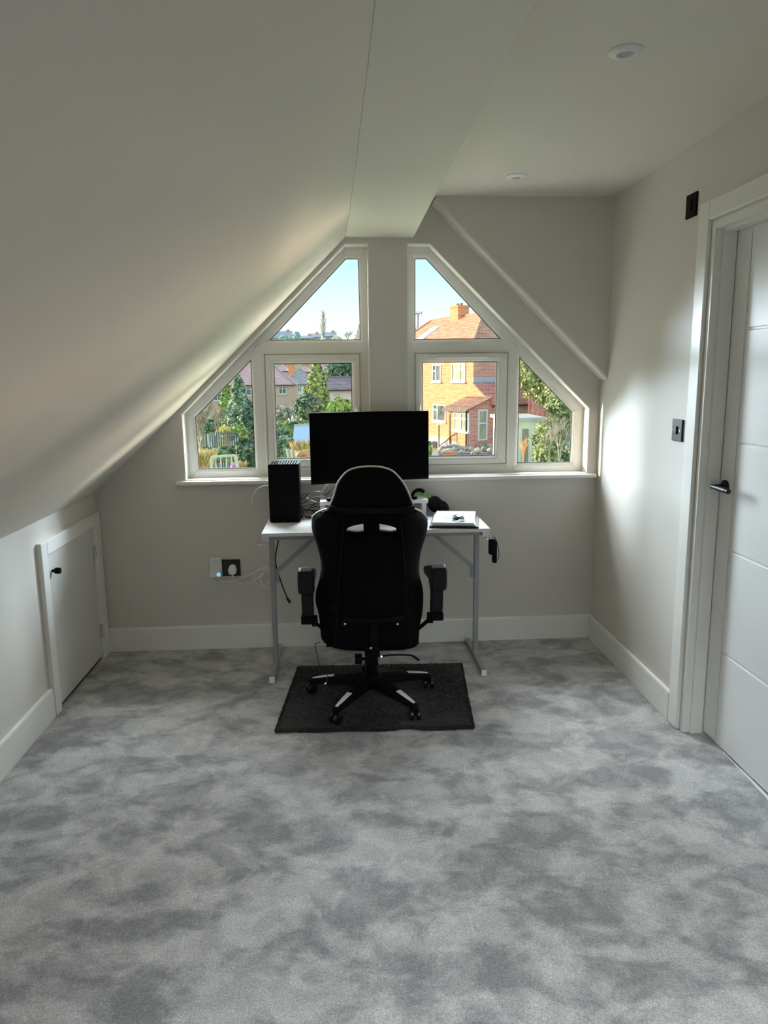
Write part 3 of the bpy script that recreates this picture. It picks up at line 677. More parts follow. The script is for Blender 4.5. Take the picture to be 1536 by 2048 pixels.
for cx, cy, rx, ry, d_, lb_ in ((523, 1155, 16, 17, 0, 'widest loop of white lead, reaching left of the desk leg'), (530, 1158, 9, 19, .008, 'narrow tall loop of white lead in the coil by the desk leg'), (534, 1156, 12, 20, .014, 'loop of white lead half hidden behind the left desk leg')):
    tag(MB().tube([at(cx + rx * math.cos(t), cy + ry * math.sin(t) , YC - d_) for t in [2 * math.pi * k / 12 for k in range(12)]], .0028, 7, close=True).build('white_lead', CABLEW, smooth=True), lb_, 'cable', 'white coil behind the desk leg')
cable('white_lead', [at(a, b, YC - .02) for a, b in ((548, 1136), (553, 1143), (559, 1154), (560, 1168), (553, 1172))], .0028, CABLEW, 'white lead emerging right of the left desk leg')
clp = MB()
tpos = at(532, 1133, YC - .006); clp.box(tpos.x - .016, tpos.x + .012, tpos.y - .005, tpos.y + .005, tpos.z - .004, tpos.z + .007).build('cable_clip', WHITEP, bevel=.001)
tag(C.objects['cable_clip'], 'white plastic cable clip holding the coil', 'cable clip')
tpos = at(477, 1159, YC - .004); o = clp = MB().box(tpos.x - .012, tpos.x + .012, tpos.y - .006, tpos.y + .006, tpos.z - .005, tpos.z + .005).build('cable_tie', mat('clear_tie', (.7, .7, .68), .2), bevel=.001)
tag(o, 'white twist tie round the two leads below the plug', 'cable tie')

# ------------------------------------------------------------------ rug
def rug():
    P0 = [(-.312, 2.965), (.543, 2.929), (.606, 3.648), (-.252, 3.680)]
    nu, nv = 60, 50; V = []; rr = random.Random(3)
    for layer in (0, 1):
        for j in range(nv + 1):
            for i in range(nu + 1):
                u, v = i / nu, j / nv
                x = (1 - v) * ((1 - u) * P0[0][0] + u * P0[1][0]) + v * ((1 - u) * P0[3][0] + u * P0[2][0])
                y = (1 - v) * ((1 - u) * P0[0][1] + u * P0[1][1]) + v * ((1 - u) * P0[3][1] + u * P0[2][1])
                if j == 0: y += .004 * math.sin(u * 21) + (.014 * math.exp(-((u - .66) / .05) ** 2)) + rr.uniform(-.002, .002)
                if i in (0, nu): x += .004 * math.sin(v * 17 + i) + rr.uniform(-.002, .002)
                edge = min(i, nu - i, j, nv - j)
                z = .001 if layer == 0 else (.007 if edge == 0 else .012 + .002 * math.sin(u * 9 + v * 5) + rr.uniform(-.0012, .0012))
                if layer == 1 and j < 5: z += .008 * math.exp(-((u - .66) / .05) ** 2) * (1 - j / 5)
                V.append((x, y, z))
    n0 = (nu + 1) * (nv + 1); fs = []
    ix = lambda i, j, l: l * n0 + j * (nu + 1) + i
    for j in range(nv):
        for i in range(nu):
            fs.append((ix(i, j, 1), ix(i + 1, j, 1), ix(i + 1, j + 1, 1), ix(i, j + 1, 1))); fs.append((ix(i, j, 0), ix(i, j + 1, 0), ix(i + 1, j + 1, 0), ix(i + 1, j, 0)))
    for i in range(nu): fs += [(ix(i, 0, 0), ix(i + 1, 0, 0), ix(i + 1, 0, 1), ix(i, 0, 1)), (ix(i, nv, 0), ix(i, nv, 1), ix(i + 1, nv, 1), ix(i + 1, nv, 0))]
    for j in range(nv): fs += [(ix(0, j, 0), ix(0, j, 1), ix(0, j + 1, 1), ix(0, j + 1, 0)), (ix(nu, j, 0), ix(nu, j + 1, 0), ix(nu, j + 1, 1), ix(nu, j, 1))]
    root = empty('rug', (.147, 3.30, 0)); tag(root, 'small charcoal shaggy rug under the gaming chair', 'rug')
    MB().add(V, fs).build('rug_base', RUG, root, smooth=True)
    pv_, pf = [], []
    for k in range(26000):     # short pile tufts
        u, v = rr.random(), rr.random()
        if k < 5000:
            e_ = rr.randrange(4); t_ = rr.uniform(-.004, .01)
            u, v = ((t_, v), (1 - t_, v), (u, t_), (u, 1 - t_))[e_]
        x = (1 - v) * ((1 - u) * P0[0][0] + u * P0[1][0]) + v * ((1 - u) * P0[3][0] + u * P0[2][0])
        y = (1 - v) * ((1 - u) * P0[0][1] + u * P0[1][1]) + v * ((1 - u) * P0[3][1] + u * P0[2][1])
        if v < .03: y += .014 * math.exp(-((u - .66) / .05) ** 2)
        a_ = rr.uniform(0, 6.28); h_ = rr.uniform(.004, .008); wd = .0022
        b = len(pv_); z0 = .009 if k < 5000 else .0105
        pv_ += [(x + wd * math.cos(a_), y + wd * math.sin(a_), z0), (x - wd * math.cos(a_), y - wd * math.sin(a_), z0), (x + rr.uniform(-.006, .006), y + rr.uniform(-.006, .006), z0 + h_)]
        pf.append((b, b + 1, b + 2))
    me = bpy.data.meshes.new('pile'); me.from_pydata(pv_, [], pf); po = link('pile', me, RUG, root); po['kind'] = 'stuff'
    fix(root)
rug()

# ------------------------------------------------------------------ gaming chair
ch = empty('gaming_chair', (.115, 3.25, .012)); tag(ch, 'black gaming chair with cream piping seen from behind at the desk', 'chair')
BP, BN = Vector((0, 3.03, .30)), Vector((0, -1, -.13)).normalized()     # plane of the back of the backrest
def bk(px, py):
    p = on(px, py, BP, BN); return (p.x, p.z)
def bky(z): return 3.03 - (z - .30) * .13
outl = [(655.7, 1021.6), (639, 1035), (625, 1047), (619.5, 1060.6), (620.5, 1082), (629, 1105.5), (636, 1127), (640, 1146.6), (639, 1164), (635, 1185.6), (629, 1209), (628, 1232.5), (635, 1256), (639, 1281), (642, 1297), (654.7, 1304.8), (678, 1307.7),
        (736, 1308.5), (795, 1307.7), (830.5, 1306.7), (841, 1299), (846, 1271.6), (853.9, 1248), (855.9, 1217), (853.9, 1197), (848, 1174), (845.7, 1154), (849, 1127), (855.9, 1105.5), (863.7, 1086), (867, 1064.5), (860.7, 1049), (848, 1035), (831.5, 1021.6),
        (828, 1013), (819.7, 992), (810, 972), (797, 955), (783.6, 943.4), (762, 936.6), (736.7, 935.6), (713, 938.5), (695.7, 945), (684, 957), (675, 970.8), (668.4, 994), (660.5, 1013.8)]
ol = ccw([tuple(p)[:2] for p in spline([(*bk(*p), 0) for p in outl], 3, True)])
slL = ccw([bk(*p) for p in ((691.5, 1065), (695.5, 1058.5), (707, 1054), (727.5, 1050), (728, 1066), (712, 1067.5))])
slR = ccw([bk(*p) for p in ((759.5, 1050), (780, 1054), (793, 1058.5), (795, 1066), (782, 1067.5), (760.5, 1064.5))])
def dist(p, lp):
    best = 9
    for i in range(len(lp)):
        ax, ay = lp[i - 1]; bx, by = lp[i]; dx, dy = bx - ax, by - ay; L = dx * dx + dy * dy
        t = 0 if L == 0 else max(0, min(1, ((p[0] - ax) * dx + (p[1] - ay) * dy) / L))
        best = min(best, math.hypot(p[0] - ax - t * dx, p[1] - ay - t * dy))
    return best
def pillow(outer, holes, T, rad, yfun, step=.022):
    ex = []; xs_ = [p[0] for p in outer]; zs_ = [p[1] for p in outer]
    x = min(xs_)
    while x < max(xs_):
        z = min(zs_)
        while z < max(zs_):
            p = (x + R.uniform(-.002, .002), z + R.uniform(-.002, .002))
            if inside(p, outer) and not any(inside(p, h) for h in holes) and dist(p, outer) > .022 and all(dist(p, h) > .008 for h in holes): ex.append(p)
            z += step
        x += step
    cz = sum(zs_) / len(zs_)
    n = len(outer)
    for d_ in (.003, .009, .016):
        for i in range(n):
            a, b = Vector(outer[i - 1]), Vector(outer[(i + 1) % n]); e_ = (b - a).normalized(); p = Vector(outer[i]) + Vector((-e_.y, e_.x)) * d_
            if inside(p, outer) and dist(p, outer) > d_ * .8 and all(dist(p, h) > .006 for h in holes): ex.append(tuple(p))
    vs, Tr = cdt(outer, holes, ex); nv = len(vs); V = []
    H_ = []
    for v in vs:
        d_ = dist(v, outer); k = min(1, d_ / rad); h_ = T * math.sqrt(max(0, 1 - (1 - k) ** 2))
        for hl in holes: h_ = min(h_, T * .5 + T * .5 * min(1, dist(v, hl) / .02))
        H_.append(h_)
    V = [Vector((v.x, yfun(v.x, v.y) - h_, v.y)) for v, h_ in zip(vs, H_)] + [Vector((v.x, yfun(v.x, v.y) + h_, v.y)) for v, h_ in zip(vs, H_)]
    ed = set((f[i], f[(i + 1) % 3]) for f in Tr for i in range(3))
    Fs = list(Tr) + [tuple(nv + i for i in f[::-1]) for f in Tr] + [(b, a, nv + a, nv + b) for a, b in ed if (b, a) not in ed]
    return MB().add(V, Fs)
XCN = .118
def yback(x, z):
    t = (x - XCN); wing = max(0, abs(t) - .13) if z < .95 else 0
    return bky(z) + .045 + 1.1 * wing * (1 if z > .45 else max(0, (z - .25) / .2)) + .35 * t * t
bo = pillow(ol, [slL, slR], .042, .05, yback).build('backrest', FABRIC, ch, smooth=True)
# cream piping: head arc and shoulder edges
def pipe(pix, name='piping', r=.0046):
    pts = []
    for p in pix:
        x, z = bk(*p); pts.append((x, yback(x, z) - .006, z))
    return MB().tube(pts, r, 8, sub=5).build(name, PIPING, ch, smooth=True)
p1 = pipe(((660.5, 1013.8), (668.4, 994), (675, 970.8), (684, 957), (695.7, 945), (713, 938.5), (736.7, 935.6), (762, 936.6), (783.6, 943.4), (797, 955), (810, 972), (819.7, 992), (828, 1013))); p1['label'] = 'cream piping over the head wing'
p2 = pipe(((655.7, 1021.6), (639, 1035), (625, 1047), (620.5, 1056))); p3 = pipe(((831.5, 1021.6), (848, 1035), (859.7, 1048), (865, 1056)))
for p_ in (p2, p3): p_['label'] = 'cream piping on the shoulder wing'
# head pillow strap band
pts = [(658.5, 1018), (690, 1021), (742, 1022), (800, 1021), (829.5, 1018)]
V = []; mbs = MB(); sp_ = [bk(*p) for p in pts]; sp_ = [(p.x, p.y) for p in spline([(*p, 0) for p in sp_], 5)]
for x, z in sp_: V += [(x, yback(x, z) - .047, z - .011), (x, yback(x, z) - .047, z + .011), (x, yback(x, z) - .030, z + .011), (x, yback(x, z) - .030, z - .011)]
k_ = len(sp_)
mbs.add(V, [(i * 4 + j, i * 4 + (j + 1) % 4, i * 4 + 4 + (j + 1) % 4, i * 4 + 4 + j) for i in range(k_ - 1) for j in range(4)] + [(0, 1, 2, 3), tuple(4 * (k_ - 1) + j for j in range(4))]).build('pillow_strap', LEATHER, ch, bevel=.002)
# vertical side seams and lumbar straps
for sgn in (-1, 1):
    s_pts = []
    for z in (.93, .86, .78, .70, .60, .50, .42, .35):
        x = XCN + sgn * (.115 + .05 * (1 - (z - .35) / .6)); s_pts.append((x, yback(x, z) - .0425, z))
    MB().tube(s_pts, .0028, 6, sub=4).build('seam', LEATHER, ch, smooth=True)
    x = XCN + sgn * .163; z = .56 if sgn > 0 else .53
    MB().box(x - .014, x + .014, yback(x, z) - .052, yback(x, z) - .040, z - .016, z + .016).build('strap_buckle', BLACKM, ch, bevel=.004)
# seat
def seatf():
    mb = MB(); V = []; nx, ny = 14, 12
    for l in (0, 1):
        for j in range(ny + 1):
            for i in range(nx + 1):
                u, v = i / nx * 2 - 1, j / ny
                x = XCN + .205 * u; y = 3.10 + .47 * v
                ed = max(abs(u) ** 6, (2 * v - 1) ** 8)
                z = .385 - .02 * (1 - u * u) + .05 * abs(u) ** 4 - .03 * ed if l else .315 + .015 * ed
                V.append((x, y, z))
    n0 = (nx + 1) * (ny + 1); ix = lambda i, j, l: l * n0 + j * (nx + 1) + i; fs = []
    for j in range(ny):
        for i in range(nx): fs += [(ix(i, j, 1), ix(i + 1, j, 1), ix(i + 1, j + 1, 1), ix(i, j + 1, 1)), (ix(i, j, 0), ix(i, j + 1, 0), ix(i + 1, j + 1, 0), ix(i + 1, j, 0))]
    for i in range(nx): fs += [(ix(i, 0, 0), ix(i + 1, 0, 0), ix(i + 1, 0, 1), ix(i, 0, 1)), (ix(i, ny, 0), ix(i, ny, 1), ix(i + 1, ny, 1), ix(i + 1, ny, 0))]
    for j in range(ny): fs += [(ix(0, j, 0), ix(0, j, 1), ix(0, j + 1, 1), ix(0, j + 1, 0)), (ix(nx, j, 0), ix(nx, j + 1, 0), ix(nx, j + 1, 1), ix(nx, j, 1))]
    mb.add(V, fs).build('seat', LEATHER, ch, bevel=.012, seg=3)
seatf()
# recliner bracket across the lower back, spine plate, bolts
zb_ = bk(742, 1242)[1]; yb_ = yback(XCN, zb_) - .046
brp = []
for t in range(-6, 7):
    x = XCN + t * .0215; z = zb_ + .0016 * abs(t) - .002; brp.append((x, yback(x, z) - .046, z))
V = []
for k, (x, y, z) in enumerate(brp):
    hw = .010 + .004 * abs(k - 6) / 6; V += [(x, y - .004, z - hw), (x, y - .004, z + hw), (x, y + .008, z + hw), (x, y + .008, z - hw)]
MB().add(V, [(i * 4 + j, i * 4 + (j + 1) % 4, i * 4 + 4 + (j + 1) % 4, i * 4 + 4 + j) for i in range(12) for j in range(4)] + [(0, 1, 2, 3), (48, 49, 50, 51)]).build('back_bracket', BLACKM, ch, bevel=.002)
z0 = bk(742, 1308)[1]
MB().bar((XCN + .003, yb_ - .006, zb_ - .012), (XCN + .003, bky(z0) - .008, z0 + .006), .032, .010, up=(0, 1, 0)).build('spine_plate', BLACKM, ch, bevel=.003)
for px, py in ((690, 1246), (794.5, 1246), (741.5, 1294)):
    x, z = bk(px, py); yy = min(yback(x, z) - .048, bky(z) - .012)
    b = MB().lathe([(.0062, 0), (.0062, .003), (.004, .0055), (.001, .0065)], 14, Matrix.Translation((x, yy, z)) @ Matrix.Rotation(math.pi / 2, 4, 'X')).build('bolt', STEEL, ch, smooth=True)
# mechanism, gas lift, knob, lever
HX, HY = .117, 3.25
rbox('mechanism', HX - .034, HX + .034, 3.12, 3.38, .268, .316, BLACKM, ch, .006)
MB().bar((HX, 3.035, z0 + .02), (HX, 3.15, .285), .06, .012).build('recline_arm', BLACKM, ch, bevel=.003)
MB().lathe([(.030, .09), (.030, .15), (.026, .152), (.026, .20), (.020, .202), (.020, .275)], 24, Matrix.Translation((HX, HY, 0))).build('gas_lift', BLACKM, ch)
MB().cyl((HX - .025, 3.16, .248), (HX - .048, 3.16, .248), .007, 12).cyl((HX - .046, 3.16, .248), (HX - .078, 3.16, .248), .024, 20).box(HX - .026, HX + .026, 3.13, 3.19, .226, .270).build('tension_knob', BLACKM, ch, bevel=.003)
lvp = [at(px, py, 3.2) for px, py in ((758, 1313), (785, 1310), (815, 1310), (828, 1313), (838, 1320))]
MB().tube(lvp, .0042, 8).build('lift_lever', BLACKM, ch, smooth=True)
MB().bar(at(824, 1311, 3.2), at(839, 1321, 3.2), .014, .008).build('lever_paddle', BLACKM, ch, bevel=.003)
MB().cyl(at(763, 1313, 3.14), at(763, 1313, 3.135), .004, 12).build('bolt', STEEL, ch)
# armrests
for sgn in (-1, 1):
    ax = XCN + (.018 if sgn > 0 else -.012) + sgn * .272
    ar = empty('armrest', (ax, 3.25, .45)); ar.parent = ch
    prof_ = [(3.068, .585), (3.056, .61), (3.054, .66), (3.064, .688), (3.09, .699), (3.13, .690), (3.34, .628), (3.375, .612), (3.37, .597), (3.33, .590), (3.16, .612), (3.13, .588), (3.10, .578)]
    n = len(prof_); hw = .035; V = []
    for dx, k in ((-hw, .62), (-hw * .95, .80), (-hw * .82, .92), (-hw * .55, 1.0), (hw * .55, 1.0), (hw * .82, .92), (hw * .95, .80), (hw, .62)):
        dx = dx
        cz_ = sum(p[1] for p in prof_) / n; cy_ = sum(p[0] for p in prof_) / n
        V += [(ax + dx, cy_ + (y - cy_) * (1 - (1 - k) * .25), z + (cz_ - z) * (1 - k) * .55) for y, z in prof_]
    MB().add(V, [(k * n + i, k * n + (i + 1) % n, (k + 1) * n + (i + 1) % n, (k + 1) * n + i) for k in range(7) for i in range(n)] + [tuple(range(n)), tuple(range(7 * n, 8 * n))]).build('arm_pad', ARMPLA, ar, bevel=.004, seg=2)
    pr2 = [(3.070, .580), (3.082, .500), (3.100, .470), (3.155, .470), (3.150, .50), (3.140, .54), (3.15, .592), (3.09, .592)]
    n = len(pr2); V = []
    for dx in (-.026, .024): V += [(ax + dx - sgn * .004, y, z) for y, z in pr2]
    MB().add(V, [(i, (i + 1) % n, n + (i + 1) % n, n + i) for i in range(n)] + [tuple(range(n)), tuple(range(n, 2 * n))]).build('arm_support', ARMPLA, ar, bevel=.005, seg=3)
    MB().box(ax - .027, ax + .024, 3.090, 3.165, .440, .478).build('arm_joint', BLACKM, ar, bevel=.004)
    MB().box(ax - .012 - sgn * .030, ax + .012 - sgn * .030, 3.12, 3.165, .420, .46).bar((ax - sgn * .03, 3.14, .435), (XCN + sgn * .17, 3.16, .350), .04, .012).bar((XCN + sgn * .17, 3.16, .352), (XCN + sgn * .10, 3.16, .318), .04, .012).build('arm_plate', BLACKM, ar, bevel=.003)
    for c_ in list(ar.children): c_.matrix_parent_inverse = Matrix.Translation(ar.location).inverted()
# five-star base
for k in range(5):
    a_ = math.radians(-90 + 36 + 72 * k + 1.5); dx, dy = math.cos(a_), math.sin(a_); tx, ty = -dy, dx
    sec = [(.020, .030, .085, .128), (.10, .026, .082, .124), (.20, .022, .076, .112), (.285, .018, .068, .094), (.305, .014, .066, .084)]
    V = []
    for r_, hw, zl, zh in sec: V += [(HX + dx * r_ + tx * q * hw, HY + dy * r_ + ty * q * hw, z) for q, z in ((-1, zl), (-.8, zh), (.8, zh), (1, zl))]
    n = len(sec)
    leg = MB().add(V, [(i * 4 + j, i * 4 + (j + 1) % 4, i * 4 + 4 + (j + 1) % 4, i * 4 + 4 + j) for i in range(n - 1) for j in range(4)] + [(0, 1, 2, 3), tuple(4 * (n - 1) + j for j in range(4))]).build('base_leg', BLACKM, ch, bevel=.004)
    V = []
    for r_, hw, z in ((.185, .0135, .1145), (.225, .012, .1075), (.270, .009, .0975), (.290, .007, .0925)):
        V += [(HX + dx * r_ + tx * q * hw, HY + dy * r_ + ty * q * hw, zz) for q, zz in ((-1, z - .003), (-.9, z + .0022), (.9, z + .0022), (1, z - .003))]
    cp = MB().add(V, [(i * 4 + j, i * 4 + (j + 1) % 4, i * 4 + 4 + (j + 1) % 4, i * 4 + 4 + j) for i in range(3) for j in range(4)] + [(0, 1, 2, 3), (12, 13, 14, 15)]).build('leg_cap', WHITEP, leg, bevel=.001); cp['label'] = 'white foot rest inlay'
    cx_, cy_ = HX + dx * .297, HY + dy * .297; b_ = a_ + (.9, -.5, .4, 2.2, 1.2)[k]; ux, uy = math.cos(b_), math.sin(b_)
    for q in (-1, 1):
        MB().cyl((cx_ + ux * q * .007, cy_ + uy * q * .007, .040), (cx_ + ux * q * .024, cy_ + uy * q * .024, .040), .0245, 22).build('caster_wheel', BLACKG, leg, bevel=.004)
    MB().cyl((cx_, cy_, .036), (cx_, cy_, .074), .0068, 12).build('caster_stem', BLACKM, leg)
MB().lathe([(.045, .080), (.048, .10), (.044, .132), (.034, .137)], 24, Matrix.Translation((HX, HY, 0))).build('base_hub', BLACKM, ch, smooth=True)
# massage-pillow lead dangling at the left
ld = MB().tube([at(px, py, Y) for px, py, Y in ((641, 1284, 3.14), (632, 1288, 3.14), (631, 1298, 3.15), (635, 1312, 3.16), (637, 1326, 3.18), (643, 1336, 3.2), (651, 1342, 3.22), (655, 1352, 3.22), (653, 1364, 3.22))], .0018, 6).build('usb_lead', CABLEB, ch, smooth=True)
MB().cyl(at(653, 1365, 3.22), at(649, 1369, 3.215), .0038, 8).build('usb_plug', STEEL, ld)
fix(ch)
for c_ in ch.children:
    if c_.type == 'EMPTY': c_.matrix_parent_inverse = Matrix.Translation(ch.location).inverted()

# ================================================================== outside
ORANGE = brickmat('sunlit_brick', (.88, .30, .12), (.66, .185, .07), (.90, .58, .36))
SHADEB = brickmat('shaded_brick', (.78, .27, .19), (.62, .19, .13), (.80, .62, .54))  # house brick again, with the shade of the return walls in its colour
FARB = brickmat('pink_brick', (.90, .47, .34), (.80, .37, .26), (.85, .68, .56))
def roofmat(name, c1, c2, rowh=.30):
    m = brickmat(name, c1, c2, tuple(c * .6 for c in c1), .26, rowh, .02, .8); return m
ROOFR = roofmat('orange_roof_tile', (.78, .38, .23), (.68, .31, .19), .22)
ROOFX = roofmat('red_roof_tile', (.85, .32, .25), (.76, .27, .21), .22)
ROOFP = roofmat('pink_roof_tile', (.95, .52, .46), (.90, .47, .42), .25)
ROOFG = roofmat('brown_grey_roof_tile', (.58, .48, .42), (.48, .40, .37), .25)
ROOFV = roofmat('purple_brown_roof_tile', (.40, .27, .27), (.32, .22, .22), .34)
PORCHR = roofmat('felt_brown_roof', (.42, .24, .17), (.38, .21, .15), .5)
RENDER = mat('cream_render', (.98, .85, .66), .8, vary=.12, scale=1.5)
PINKR = mat('pink_render', (.92, .76, .74), .8, vary=.05, scale=1.5)
WHITEX = mat('white_frame_paint', (.82, .82, .80), .5, vary=.03)
PANE = mat('dark_window_pane', (.16, .19, .17), .12, vary=.5, scale=1.5)
PANEY = mat('curtained_pane', (.42, .42, .30), .2, vary=.35, scale=1.2)
LEAD = mat('lead_flashing', (.45, .52, .62), .5, vary=.08)
DARK = mat('dark_opening', (.03, .03, .03), .8)
IRON = mat('rusty_iron', (.22, .11, .07), .7, vary=.2)
PIPEM = mat('black_drainpipe', (.04, .04, .045), .5)
STONE = mat('grey_rockery_stone', (.46, .39, .33), .9, vary=.35, scale=2.5, bump=.5, bscale=6, bdist=.05)
CONC = mat('concrete', (.60, .56, .50), .9, vary=.15, scale=1.5)
FENCE = mat('weathered_fence', (.20, .215, .25), .85, vary=.2, scale=3)
REDF = mat('red_brown_fence', (.66, .25, .20), .8, vary=.15, scale=3)
BARK = mat('pale_bark', (.42, .36, .27), .9, vary=.3, scale=4)
BARKD = mat('dark_bark', (.20, .15, .11), .9, vary=.3, scale=4)
GRASS = mat('lawn_grass', (.24, .27, .10), .95, vary=.35, scale=.5, bump=.5, bscale=8, bdist=.05)
L_DARK = leafmat('dark_evergreen_leaf', [(.05, .085, .055), (.11, .17, .10), (.27, .33, .21)])
L_BLUE = leafmat('blue_green_leaf', [(.06, .10, .06), (.16, .22, .13), (.40, .45, .29)])
L_CONI = leafmat('bright_conifer_leaf', [(.10, .20, .06), (.24, .34, .08), (.42, .46, .12)])
L_YEL = leafmat('golden_conifer_leaf', [(.10, .16, .07), (.28, .32, .10), (.56, .50, .17)])
L_HOLLY = leafmat('glossy_shrub_leaf', [(.06, .10, .04), (.22, .26, .10), (.46, .46, .24)])
L_HEDGE = leafmat('hedge_leaf', [(.06, .12, .05), (.14, .22, .07), (.30, .36, .12)])
L_DRY = leafmat('dry_grass_blade', [(.45, .30, .12), (.62, .45, .20), (.75, .60, .32)])
L_FLOW = leafmat('yellow_flower', [(.30, .30, .08), (.56, .48, .12), (.66, .58, .20)])
L_RED = leafmat('red_dogwood_twig', [(.42, .16, .07), (.60, .28, .12), (.70, .42, .22)])
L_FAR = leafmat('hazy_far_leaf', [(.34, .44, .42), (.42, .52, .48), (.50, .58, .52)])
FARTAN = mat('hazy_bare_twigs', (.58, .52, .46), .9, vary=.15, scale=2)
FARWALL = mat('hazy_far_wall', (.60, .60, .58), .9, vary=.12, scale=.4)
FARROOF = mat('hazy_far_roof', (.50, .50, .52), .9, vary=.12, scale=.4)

def gz(x, y):
    r_ = 1 / (1 + math.exp(-(x - 1.0 - .02 * y) / .8)) if y < 75 else 0
    base = -5.15 + (max(0, y - 112) * .095 if y < 320 else 19.8)
    return base + r_ * 2.15 * (1 if y < 60 else max(0, (75 - y) / 15))
mb = MB(); V = []; gx = [-140 + 7 * i for i in range(20)] + [-6 + .8 * i for i in range(22)] + [14 + 7 * i for i in range(24)]; gyv = [5 + 2.5 * i for i in range(30)] + [80 + 12 * i for i in range(28)]
for y in gyv:
    for x in gx: V.append((x, y, gz(x, y)))
nx = len(gx)
mb.add(V, [(j * nx + i, j * nx + i + 1, (j + 1) * nx + i + 1, (j + 1) * nx + i) for j in range(len(gyv) - 1) for i in range(nx - 1)])
me = bpy.data.meshes.new('ground'); me.from_pydata(mb.v, [], mb.f); gnd = link('ground', me, GRASS, None, True); tag(gnd, 'sloping back gardens and lawns outside', 'ground', kind='structure')

# ---- the brick house on the right (its local x runs along the sunlit wall, local y into the house)
HA = math.radians(-68); HT = Vector((math.cos(HA), math.sin(HA), 0)); HN = Vector((math.sin(HA), -math.cos(HA), 0))
HC = at(946.5, 770, 46); HC.z = 0; HL, HD, HB = 12.0, 6.6, -3.3
hs_ = empty('brick_house', (HC - HT * HL) + Vector((0, 0, HB)), HA); tag(hs_, 'sunlit orange brick house with red roof, chimney and rear porch', 'house')
def hl(px, py, off=0, axis='f', s0=0):
    """pixel on a wall of the house -> local (along, z): 'f' sunlit wall set forward by off, 's' a wall facing the viewer at local x = HL + off"""
    if axis == 'f':
        p = on(px, py, HC + HN * off, HN); return ((p - HC).dot(HT) + HL, p.z - HB)
    p = on(px, py, HC + HT * off, HT); return (-(p - HC).dot(HN), p.z - HB)
EZ = 3.3 - HB
MB().box(0, HL, 0, HD, 0, EZ).build('wall', ORANGE, hs_)
# shaded return wall gets a skin of the shade-coloured brick
MB().box(HL - .002, HL + .02, .015, HD, 0, EZ).build('side_wall', SHADEB, hs_)
RZ = 5.68 - HB; ov = .3; hd2 = HD / 2; hpx = 4.1
V = [(-ov, -ov, EZ - .02), (HL + ov, -ov, EZ - .02), (HL + ov, HD + ov, EZ - .02), (-ov, HD + ov, EZ - .02), (.7, hd2, RZ), (HL - hpx, hd2, RZ)]
rf = MB().add(V, [(0, 1, 5, 4), (2, 3, 4, 5), (1, 2, 5), (3, 0, 4), (0, 3, 2, 1)]).build('roof', ROOFR, hs_)
for a, b in ((4, 5), (1, 5), (0, 4), (2, 5)): MB().tube([V[a], V[b]], .11, 6, sub=1).build('ridge_tile', ROOFR, rf)
MB().box(-ov, HL + ov, -ov - .08, -ov + .02, EZ - .12, EZ).build('gutter', WHITEX, rf)
cx = HL - hpx - 3.1
chm = MB().box(cx - .55, cx + .55, hd2 - .45, hd2 + .45, RZ - .9, RZ + .75).box(cx - .62, cx + .62, hd2 - .52, hd2 + .52, RZ + .60, RZ + .75).build('chimney', ORANGE, hs_)
for k in (-.25, .25): MB().cyl((cx + k, hd2, RZ + .75), (cx + k, hd2, RZ + .92), .12, 10).build('chimney_pot', ROOFR, chm)
# roof light lying in the sunlit slope
sl = (RZ - EZ) / (hd2 + ov)
def onroof(x, y, h=.0): return Vector((x, y, EZ - .02 + (y + ov) * sl + h))
def rlight(x0, x1, ya, yb):
    V = [onroof(x0, ya, .08), onroof(x1, ya, .08), onroof(x1, yb, .08), onroof(x0, yb, .08), onroof(x0, ya, -.02), onroof(x1, ya, -.02), onroof(x1, yb, -.02), onroof(x0, yb, -.02)]
    o = MB().add(V, [(0, 1, 2, 3), (0, 4, 5, 1), (1, 5, 6, 2), (2, 6, 7, 3), (3, 7, 4, 0)]).build('roof_light', WHITEX, rf)
    V = [onroof(x0 + .1, ya + .1, .095), onroof(x1 - .1, ya + .1, .095), onroof(x1 - .1, yb - .1, .095), onroof(x0 + .1, yb - .1, .095)]
    MB().add(V, [(0, 1, 2, 3)]).build('pane', mat('sky_pane', (.5, .6, .75), .08), o)
rlight(2.6, 3.7, .9, 2.3)
def hwin(root, fr, x0, x1, z0, z1, lay, pane=PANE, yy=0.0, sill=True, ax='y'):
    """frame with panes set into a wall; lay = (split u, [transom v per column])"""
    def P(u, v, d): return Vector((u, yy - d, v)) if ax == 'y' else Vector((yy + d, u, v))
    t = .09; cols = [x0 + t, x0 + (x1 - x0) * lay[0], x1 - t] if lay[0] else [x0 + t, x1 - t]; holes = []
    for c in range(len(cols) - 1):
        a, b = cols[c] + (t / 2 if c else 0), cols[c + 1] - (t / 2 if c < len(cols) - 2 else 0)
        tr = lay[1][c]
        if tr: zt_ = z0 + (z1 - z0) * tr; holes += [[(a, z0 + t), (b, z0 + t), (b, zt_ - t / 2), (a, zt_ - t / 2)], [(a, zt_ + t / 2), (b, zt_ + t / 2), (b, z1 - t), (a, z1 - t)]]
        else: holes.append([(a, z0 + t), (b, z0 + t), (b, z1 - t), (a, z1 - t)])
    f = prism(MB(), [(x0, z0), (x1, z0), (x1, z1), (x0, z1)], holes, P, -.02, .06).build(fr, WHITEX, root)
    for h in holes: MB().add([P(u, v, .015) for u, v in h], [(0, 1, 2, 3)]).build('pane', pane, f)
    if sill:
        q = [P(x0 - .06, z0 - .10, -.02), P(x1 + .06, z0 + .01, .14)]
        MB().box(min(q[0].x, q[1].x), max(q[0].x, q[1].x), min(q[0].y, q[1].y), max(q[0].y, q[1].y), q[0].z, q[1].z).build('window_sill', WHITEX, f)
    return f
